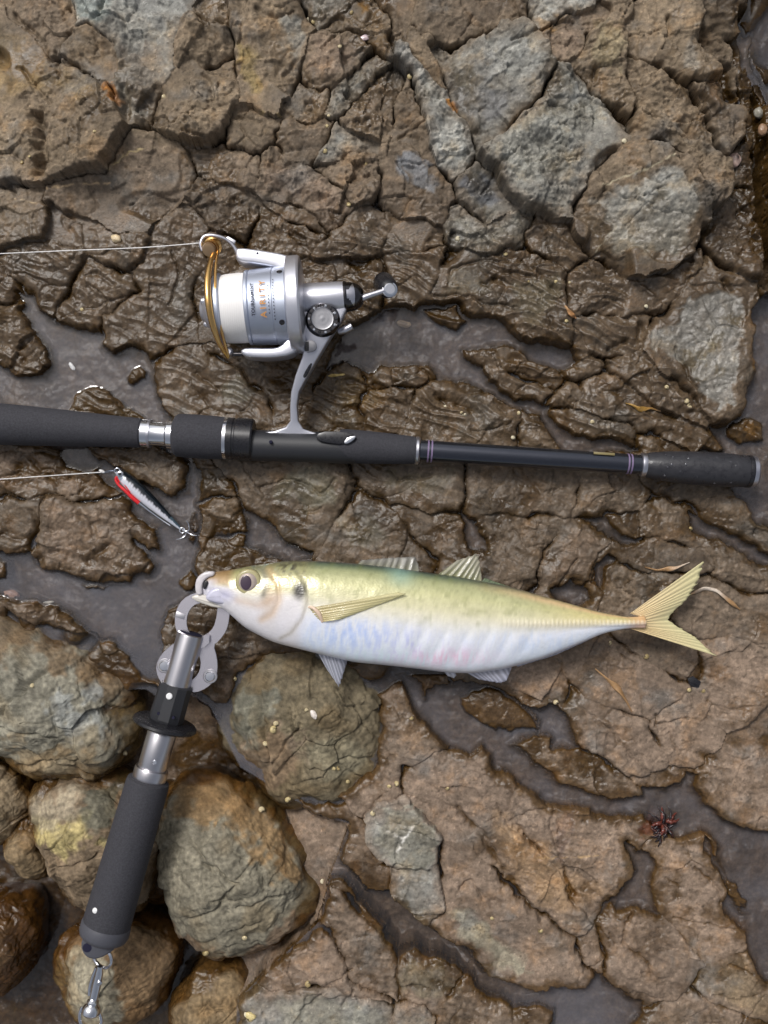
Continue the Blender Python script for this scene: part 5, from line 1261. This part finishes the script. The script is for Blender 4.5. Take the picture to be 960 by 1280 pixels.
fin('anal_fin', [(640,830),(690,815),(730,798),(757,788)], [(648,834),(694,820),(732,803),(758,790)], 48, 4, FZ - 1, FZ - 4, lin(206,208,222), lin(196,200,218), M_FIN, 16, .4, .7)
fin('anal_spine', [(553,837),(560,838),(568,839)], [(560,846),(568,849),(571,845)], 12, 4, FZ - 1, FZ - 5, lin(210,210,218), lin(196,198,210), M_FIN, 2, .6, .6)
fin('pectoral_fin', [(389,757),(393,763),(398,769),(404,774)], [(500,737),(512,739),(470,755),(430,770)], 40, 26, FZ + 30, FZ + 32.2, lin(196,180,130), lin(204,198,150), M_PEC, 7, .35, .93, curl=3.5)
kit.tube('fin_root', [(388,756,FZ+29),(394,757,FZ+32),(401,764,FZ+32.5),(405,774,FZ+30)], [1.6,2.2,2.6,1.8], plain('fin_root', lin(214, 190, 168), rough=.35, coat=.3), n=12)

# ---------------------------------------------------------------- fish gripper
GZ = 58.0
kit = Kit('fish_gripper', 'steel lip gripper with black foam handle, holding the jaw of the fish', 'fish gripper', (185, 990, GZ - 30), GZ)
G0, G1 = Vector((240, 788, GZ)), Vector((131, 1163, GZ))
ga_ = (G1 - G0).normalized(); gn = Vector((ga_.y, -ga_.x, 0))
gn = Vector((-ga_.y, ga_.x, 0))        # to the right and slightly down? (perpendicular in the plane)
def gp(s, o=0, z=0): return tuple(G0 + ga_ * s - gn * o + Vector((0, 0, z)))
def turn(name, s0, prof, mat, **k): return kit.lathe(name, gp(s0), gp(s0 + 10), [(s - s0, r) for s, r in prof], mat, **k)
sl = turn('head_tube', 4, [(4, 15), (5, 16.4), (8, 16.8), (74, 16.8), (75, 16)], M_BRUSH, n=48)
kit.lathe('tube_mouth', gp(5.5), gp(2), [(0, 14), (2.2, 14)], M_INKD, parent=sl, n=40)
# the two jaws: hooked plates that cross under the tube
jl = kit.plate('jaw', [(262,790),(250,800),(240,796),(234,785),(233.5,772),(238,761),(245,755),(252,754),(252,741),(242,741),(229,748),(221,760),(218,774),(220,788),(226,799),(214,806),(201,818),(194.5,832),(197,846),(205,857),(217,864),(228,864),(230,852),(224,845),(222,834),(226,822),(236,814),(262,808)], GZ - 3, GZ + 1.5, M_PLATE, None, .45, 1, rnd=1)
jr = kit.plate('jaw', [(236,798),(252,796),(262,790),(268.5,779),(272,752),(287,752),(286,776),(282,790),(273,802),(266,807),(270.5,822),(271.5,838),(268,851),(258,861),(244,867),(236,865),(234,853),(243,848),(249,838),(250,826),(245,814),(236,816)], GZ - 9.5, GZ - 4.5, M_PLATE, None, .45, 1, rnd=1)
kit.plate('jaw_notch', [(221.5,764),(232,768),(230.5,774.5),(219,771)], GZ, GZ + 2.0, M_BRUSH, jl, .3)
for (c, pz, par) in (((206, 832), GZ + 1, jl), ((262, 846), GZ - 5, jr)):
    rv = kit.lathe('rivet_washer', (*c, pz), (*c, pz + 3), [(0, 9), (1.2, 9), (1.8, 8.2)], M_BRUSH, parent=par, n=28)
    kit.lathe('rivet', (*c, pz), (*c, pz + 5), [(0, 6.4), (3.4, 6.4), (4.4, 5.4), (4.6, 2)], M_CHROME, parent=par, n=24)
# black block with chamfered faces
blk = kit.lathe('trigger_block', gp(70), gp(122), [(0, 19), (1.5, 20.6), (44, 22), (47, 21)], M_BLACKM, n=10, sharp=20)
kit.lathe('block_screw', gp(82, -1, 18), gp(82, -1, 23), [(0, 4), (3.6, 4), (4.4, 3)], M_WHITE, parent=blk, n=18)
for o in (-8, 11):
    kit.lathe('block_hole', gp(106, o, 16), gp(106, o, 22.2), [(0, 1.8), (5, 1.8)], M_INKD, parent=blk, n=12)
kit.lathe('finger_guard', gp(119), gp(130), [(-2, 34), (-1, 38), (1, 40), (4, 40.5), (6, 38.5), (7, 33)], M_BLACK, n=56)
turn('neck', 124, [(124, 12), (134, 12)], M_BRUSH, n=32)
tb = turn('scale_tube', 130, [(130, 13), (131, 17), (134, 18.2), (178, 18.2), (180, 17.4)], M_BRUSH, n=44)
kit.lathe('scale_pin', gp(166, 4, 16), gp(166, 4, 20), [(0, 2.8), (2.6, 2.8), (3.2, 2)], M_CHROME, parent=tb, n=14)
turn('collar', 178, [(178, 18), (179, 20.6), (181, 21.2), (192, 21.2), (194, 20.6)], M_BRUSH, n=44)
hd_ = turn('handle', 193, [(193, 22), (195, 26), (200, 27), (260, 28), (330, 29.2), (376, 30), (382, 29.6)], M_EVA, n=48)
kit.lathe('handle_dot', gp(358, -14, 25), gp(358, -14.6, 29), [(0, 3.6), (1.6, 3.4), (2.4, 2)], M_WHITE, parent=hd_, n=16)
cap = turn('end_cap', 380, [(380, 27), (381, 30), (384, 31), (394, 31), (398, 29.5), (401, 26), (404, 20)], M_RUBBER, n=44)
kit.plate('lanyard_lug', [gp(398, -22)[:2], gp(396, 0)[:2], gp(398, 22)[:2], gp(408, 18)[:2], gp(420, 6)[:2], gp(424, -4)[:2], gp(422, -14)[:2], gp(412, -22)[:2]], GZ - 11, GZ + 13, M_RUBBER, cap, 3, 3, rnd=1)
kit.lathe('lug_hole', gp(411, -13, 9), gp(411, -13, 14), [(0, 5.6), (4.2, 5.6), (4.4, 4)], M_INKD, parent=cap, n=24)
ring_ = []
rc = Vector((126, 1200, GZ - 6))
ring_pts = []
for k in range(25):
    a = 2 * math.pi * k / 24
    ring_pts.append((rc.x + 14 * math.cos(a), rc.y + 14.5 * math.sin(a) - 1, rc.z + 9 * math.cos(a + .4) + (8 if math.sin(a) < -.3 and math.cos(a) < 0 else 0)))
kit.tube('split_ring', ring_pts, 2.3, M_CHROME, n=10, sub=3)

# ---------------------------------------------------------------- swivel clip hanging from the ring
kit = Kit('swivel_clip', 'shiny metal swivel clip hooked to the ring at the end of the handle', 'clip', (115, 1240, 4), GZ - 6)
CZ = GZ - 12
arm_ = kit.tube('clip_body', [(126, 1206, CZ + 10), (124, 1216, CZ + 6), (120, 1232, CZ + 2), (116, 1248, CZ), (114, 1256, CZ)], [3.2, 5.2, 5.6, 5.4, 4.6], M_CHROME, n=14, flat=.7)
kit.tube('clip_gate', [(120, 1210, CZ + 4), (114, 1224, CZ), (110, 1238, CZ - 2), (109, 1248, CZ - 2)], [1.8, 2.2, 2.4, 2], M_CHROME, n=10)
kit.lathe('gate_button', (124, 1228, CZ + 4), (125, 1229, CZ + 10), [(0, 3.4), (3.6, 3.2), (4.4, 2)], M_CHROME, parent=arm_, n=14)
sw = kit.lathe('swivel', (115, 1252, CZ), (110.5, 1274, CZ - 2), [(0, 5), (2, 7.4), (4, 7.6), (6, 6), (8, 9), (12, 11.4), (17, 11.8), (20, 9.6), (22, 6)], M_CHROME, n=28)
kit.tube('swivel_eye', [(101, 1262, CZ - 2), (97, 1272, CZ - 3), (98, 1284, CZ - 4), (106, 1292, CZ - 5), (118, 1292, CZ - 5), (124, 1282, CZ - 4), (121, 1268, CZ - 2)], 2.3, M_CHROME, parent=sw, n=10)
# ---------------------------------------------------------------- small things on the rock
def boulder_top(u, v):
    """height of the stone under u,v: boulders or bedrock"""
    best = float(height(np.array([float(u)]), np.array([float(v)]))[0])
    x, y = (u - 480) * S, (640 - v) * S
    for o in BOULDERS:
        if math.hypot(x - o.location.x, y - o.location.y) > .075: continue
        inv = o.matrix_basis.inverted()
        hit, loc, nrm, fi_ = o.ray_cast(inv @ Vector((x, y, .2)), Vector((0, 0, -1)))
        if hit: best = max(best, (o.matrix_basis @ loc).z / S)
    return best
BOULDERS = [o for o in C.objects if o.name.startswith('boulder')]
def ground_at(u, v):
    """(u0, v0, z) on the stone so that it shows at pixel u,v"""
    z = 10.0
    for _ in range(4):
        k = (H - z) / H
        z = boulder_top(480 + (u - 480) * k, 640 + (v - 640) * k)
    return z

def snail_mesh(name, seed):
    r_ = random.Random(seed)
    vs_, fs, cs = [], [], []
    n, m = 8, 26
    base = np.array(r_.choice([lin(216,206,176), lin(196,178,130), lin(226,222,210), lin(170,150,104), lin(206,190,150)]))
    for i in range(m):
        t = i / (m - 1); a = t * 2 * math.pi * 2.3; sc = (1 - t) ** 1.25
        c = Vector((math.cos(a) * .5 * sc, math.sin(a) * .5 * sc, .45 + .75 * (1 - sc)))
        rad = .55 * sc + .03
        for j in range(n):
            b = 2 * math.pi * j / n
            d = Vector((math.cos(a), math.sin(a), 0)) * math.cos(b) + Vector((0, 0, 1)) * math.sin(b)
            vs_.append(c + d * rad)
            cs.append(base * (.75 + .35 * (.5 + .5 * math.cos(b * 2 + 3 * t))) * (1 if t > .02 else .3))
    for i in range(m - 1):
        for j in range(n):
            fs.append((i * n + j, i * n + (j + 1) % n, (i + 1) * n + (j + 1) % n, (i + 1) * n + j))
    me = mesh_np(name, np.array([tuple(v) for v in vs_]), np.array(fs), M_SHELL, True, np.clip(np.array(cs), .01, .9))
    return me
M_SHELL = attr_mat('shell', rough=.4, bump=.2, bscale=3, spec=.5, coat=.15)
SNAIL = [snail_mesh('sea_snail', k) for k in range(7)]
REGION = [
 ('tiny pale sea snail on dry brown rock, upper left', [(205,122,4),(38,197,2.6),(28,204,2.6),(104,387,3.6),(118,165,2.4)]),
 ('tiny pale sea snail on cracked rock above the reel', [(386,25,3.2),(391,28,3),(439,16,2.8),(425,59,2.8),(406,189,3.4),(390,212,3.6),(446,255,2.8),(437,258,4.4),(411,145,2.4),(409,158,2.6),(512,96,3.6),(572,299,3.6),(457,205,2.4)]),
 ('tiny pale sea snail on jointed rock, upper right', [(780,177,3.8),(632,319,3),(707,402,3),(695,352,2.6),(711,353,2.6),(833,483,3.4),(857,502,4),(863,507,4.2),(807,383,3),(740,527,3.2),(660,352,2.4)]),
 ('tiny pale sea snail on wet rock just above the rod', [(557,508,3),(580,517,3),(650,516,3.6),(640,548,3.6),(576,515,2.4)]),
 ('tiny pale sea snail on broad grey boulder', [(40,858,3.8),(157,941,4.2)]),
 ('tiny pale sea snail on boulder under the fish', [(340,912,5.6),(345,904,4),(331,931,4.8),(383,887,2.8),(294,848,3.4),(361,999,4.6),(327,1012,4.6),(434,977,3.2),(418,960,3.2),(424,960,3.2)]),
 ('tiny pale sea snail on wet slabs, lower right', [(514,898,3),(695,878,3.8),(807,820,4),(860,862,3.4),(879,863,3),(868,797,2.6),(761,803,3.2),(862,661,3),(675,1162,3.6),(615,1147,2.8)]),
 ('tiny pale sea snail on rock, bottom centre', [(466,1016,3.8),(306,1170,4.4),(257,1189,4.6),(385,1229,4.6),(402,1102,3.6),(496,980,3.8),(487,982,3),(559,984,3),(313,1271,5),(307,1268,4)]),
]
ORD = ['leftmost', 'second', 'third', 'fourth', 'fifth', 'sixth', 'seventh', 'eighth', 'ninth', 'tenth', 'eleventh', 'twelfth', 'thirteenth']
for lab_, pts in REGION:
    for k_, (u, v, r) in enumerate(sorted(pts)):
        z = ground_at(u, v)
        o = link('sea_snail', random.choice(SNAIL))
        o.location = P(u, v, z - .25 * r); o.scale = (r * S * 1.0,) * 3
        o.rotation_euler = (random.uniform(-.7, .7), random.uniform(-.7, .7), random.uniform(0, 6.28))
        o['label'] = lab_ + (', leftmost of them' if k_ == 0 else ', ' + ORD[k_] + ' from left'); o['category'] = 'sea snail'; o['group'] = lab_.replace('tiny pale sea snail', 'sea snails')

# pebbles and shells
def pebble(name, label, cat, u, v, rx, ry, rzz, col, rot=0, dz=0, rough=.5, seed=0, zabs=None, pattern=None):
    nA, nB = 36, 22
    vs_, cs, fs = [], [], []
    for i in range(nB):
        ph = math.pi * i / (nB - 1)
        for j in range(nA):
            a = 2 * math.pi * j / nA
            vs_.append((math.sin(ph) * math.cos(a), math.sin(ph) * math.sin(a), math.cos(ph)))
    p = np.array(vs_); nn = noise3(p * 10 + seed * 7, 9, seed)
    q = p * (1 + .16 * nn + .05 * noise3(p * 10, 3, seed + 2))[:, None] * np.array([rx, ry, rzz])
    c = np.tile(col, (len(p), 1)) * (1 + .25 * noise3(p * 10, 4, seed + 5) + .2 * noise3(p * 10, 1.3, seed + 6))[:, None]
    if pattern: c = pattern(p, c)
    for i in range(nB - 1):
        for j in range(nA): fs.append((i * nA + j, (i + 1) * nA + j, (i + 1) * nA + (j + 1) % nA, i * nA + (j + 1) % nA))
    o = link(name, mesh_np(name, q * S, np.array(fs), M_SHELL, True, np.clip(c, .01, .9)))
    z = ground_at(u, v) if zabs is None else zabs
    o.location = P(u, v, z + rzz * .5 + dz); o.rotation_euler = (0, 0, rot)
    o['label'] = label; o['category'] = cat
    return o
pebble('pebble', 'pink oval pebble at the edge of the left pool', 'pebble', 14, 743, 10, 5.6, 4, lin(206,164,140), -.1, seed=1)
pebble('shell_fragment', 'white shell fragment at the edge of the left pool', 'shell', 61, 753, 7, 2, 1.6, lin(222,216,200), .1, seed=2)
pebble('shell_fragment', 'white flake lying in the upper left pool', 'shell', 90, 458, 2.4, 6, 1.4, lin(206,206,206), .6, seed=3, zabs=-1)
pebble('pebble', 'cream pebble on the rock just below the upper line', 'pebble', 145, 298, 6.4, 5, 4, lin(206,186,150), -.4, seed=4)
pebble('shell_fragment', 'pale purple shell flake on brown rock near the top centre', 'shell', 457, 47, 10, 3.6, 2, lin(206,186,190), .35, seed=5)
def ringed(p, c):
    k = np.exp(-(((p[:, 0] - .3) / .38) ** 2 + ((p[:, 1] - .2) / .5) ** 2))[:, None]
    return c * (1 - k) + lin(40, 30, 28) * k
pebble('limpet', 'pinkish limpet with dark centre in the right hand gully', 'limpet', 918, 200, 8, 9, 6, lin(186,160,148), 0, seed=6, pattern=ringed)
pebble('pebble', 'grey pebble in the dark gully near the right edge', 'pebble', 948, 141, 6, 7, 5, lin(140,136,124), 0, seed=7)
pebble('pebble', 'brown pebble in the dark gully below the grey one', 'pebble', 953, 163, 6, 8, 5, lin(140,110,84), 0, seed=8)
pebble('shell_fragment', 'cream shell fragment in the pool right of the reel knob', 'shell', 505, 405, 9, 4.4, 2.4, lin(216,192,160), -.2, seed=9)
pebble('shell_fragment', 'yellow shell pieces on grey rock at the bottom edge', 'shell', 313, 1270, 7, 4.6, 3.4, lin(214,196,140), -.3, seed=10)
pebble('shell_fragment', 'white chip on the boulder below the pelvic fin', 'shell', 392, 893, 3.4, 6, 2, lin(214,204,196), .5, seed=11)

# strips of dried weed
def strip(label, pts, w, cols, col_name='weed_strip', cat='weed strip', lift=1.5):
    n = 40; pp = np.array(pts, float)
    L = np.r_[0, np.cumsum(np.hypot(*np.diff(pp, axis=0).T))]; L /= L[-1]
    t = np.linspace(0, 1, n)
    ker = np.ones(5) / 5
    x, y = np.interp(t, L, pp[:, 0]), np.interp(t, L, pp[:, 1])
    xs, ys = x.copy(), y.copy()
    xs[2:-2], ys[2:-2] = np.convolve(x, ker, 'valid'), np.convolve(y, ker, 'valid')
    zs = np.array([ground_at(a, b) for a, b in zip(xs, ys)])
    zs[3:-3] = np.convolve(np.maximum(zs, 0), np.ones(7) / 7, 'valid'); zs = np.maximum(zs, .5) + lift
    tx, ty = np.gradient(xs), np.gradient(ys); ll = np.hypot(tx, ty); nx, ny = -ty / ll, tx / ll
    ct = np.array(cols); tt = np.linspace(0, 1, len(ct))
    p0 = P(xs[n // 2], ys[n // 2], zs[n // 2])
    vs_, cs, fs = [], [], []
    m = 10
    for i in range(n):
        ww = w * math.sin(math.pi * min(max(t[i], .04), .96)) ** .6 * (1 + .35 * math.sin(9 * t[i] + len(label)))
        tw = .9 * math.sin(7 * t[i] + w)
        for j in range(m):
            a = 2 * math.pi * j / m
            o, h_ = math.cos(a) * ww, math.sin(a) * (.9 + .12 * ww)
            o2, h2 = o * math.cos(tw) - h_ * math.sin(tw), o * math.sin(tw) + h_ * math.cos(tw)
            v = P(xs[i] + nx[i] * o2, ys[i] + ny[i] * o2, zs[i] + h2) - p0
            vs_.append(tuple(v)); c = np.array([np.interp(t[i], tt, ct[:, k]) for k in range(3)])
            cs.append(c * (.8 + .3 * random.random()))
    for i in range(n - 1):
        for j in range(m): fs.append((i * m + j, i * m + (j + 1) % m, (i + 1) * m + (j + 1) % m, (i + 1) * m + j))
    o = link(col_name, mesh_np(col_name, np.array(vs_), np.array(fs), M_SHELL, True, np.clip(np.array(cs), .01, .9)))
    o.location = p0; o['label'] = label; o['category'] = cat
    return o
og, wh, tn_ = lin(168,132,92), lin(214,200,184), lin(140,108,72)
strip('tan curved weed strip above the upper tail lobe', [(806,709),(822,713),(845,710),(862,703)], 2.4, [tn_, og, wh])
strip('white and orange curled weed strip right of the tail fork', [(864,743),(880,735),(896,738),(908,748),(925,762)], 3.2, [og, wh, wh, og, tn_])
strip('tan weed strip in a groove below the tail', [(744,836),(758,848),(774,862),(784,878),(790,890)], 3.0, [og, og, tn_, tn_])
strip('yellow weed scrap in a crack above the rear grip', [(782,504),(790,506),(800,512),(814,510),(826,514)], 2.8, [lin(170,134,66), lin(156,120,58), tn_])
strip('orange weed scrap on the rock left of the grey block', [(706,382),(712,390),(720,398)], 3.4, [og, lin(196,140,90)])
strip('yellow weed scrap below the reel body', [(410,470),(420,469),(431,468)], 2.4, [lin(190,160,90), lin(200,176,110)])
# dark angular shell in the crack below the tail
kit = Kit('shell_fragment', 'small dark square shell piece in the crack below the tail', 'shell', (867, 853, 6), 10)
zq = max(ground_at(867, 853), 3)
kit.plate('plate', [(859,848),(866,845),(876,852),(873,861),(862,857)], zq, zq + 4, M_BLACK, None, 1)
kit.plate('rib', [(862,850),(871,855),(870,857),(861,852)], zq + 3.6, zq + 5, M_DARKCH, None, .4)
# red seaweed tuft
kit = Kit('seaweed', 'small tuft of dark red seaweed at the edge of the lower right channel', 'seaweed', (828, 1035, 0), 6)
M_WEED = attr_mat('red_weed', rough=.35, coat=.3)
rw = random.Random(3)
def frond(u, v, ang, ln_, w, col):
    vs_, fs, cs = [], [], []
    n = 14; x, y, a = u, v, ang
    for i in range(n):
        t = i / (n - 1); ww = w * (1 - t) ** .6 + .3
        z = 4 + 7 * math.sin(math.pi * min(1, t * 1.1)) * rw.uniform(.8, 1.2)
        nx, ny = -math.sin(a), math.cos(a)
        for s_, dz_ in ((-1, 0), (0, .9), (1, 0), (0, -.9)):
            vs_.append((x + nx * ww * s_, y + ny * ww * s_, z + dz_)); cs.append(col * rw.uniform(.7, 1.2))
        a += rw.uniform(-.45, .45); x += math.cos(a) * ln_ / n; y += math.sin(a) * ln_ / n
    for i in range(n - 1):
        for j in range(4): fs.append((i * 4 + j, i * 4 + (j + 1) % 4, (i + 1) * 4 + (j + 1) % 4, (i + 1) * 4 + j))
    kit.add('frond', vs_, fs, M_WEED, None, None, cols=np.clip(np.array(cs), .004, .9))
for k in range(26):
    frond(828 + rw.uniform(-4, 6), 1036 + rw.uniform(-8, 8), rw.uniform(0, 6.28), rw.uniform(14, 30), rw.uniform(.9, 2.2), lin(34, 24, 28) if k % 4 else lin(70, 36, 30))
for a_ in (-1.9, -1.0, -2.7, 2.4, -.4):
    frond(830, 1030, a_, 24, 3.6, lin(96, 46, 36))
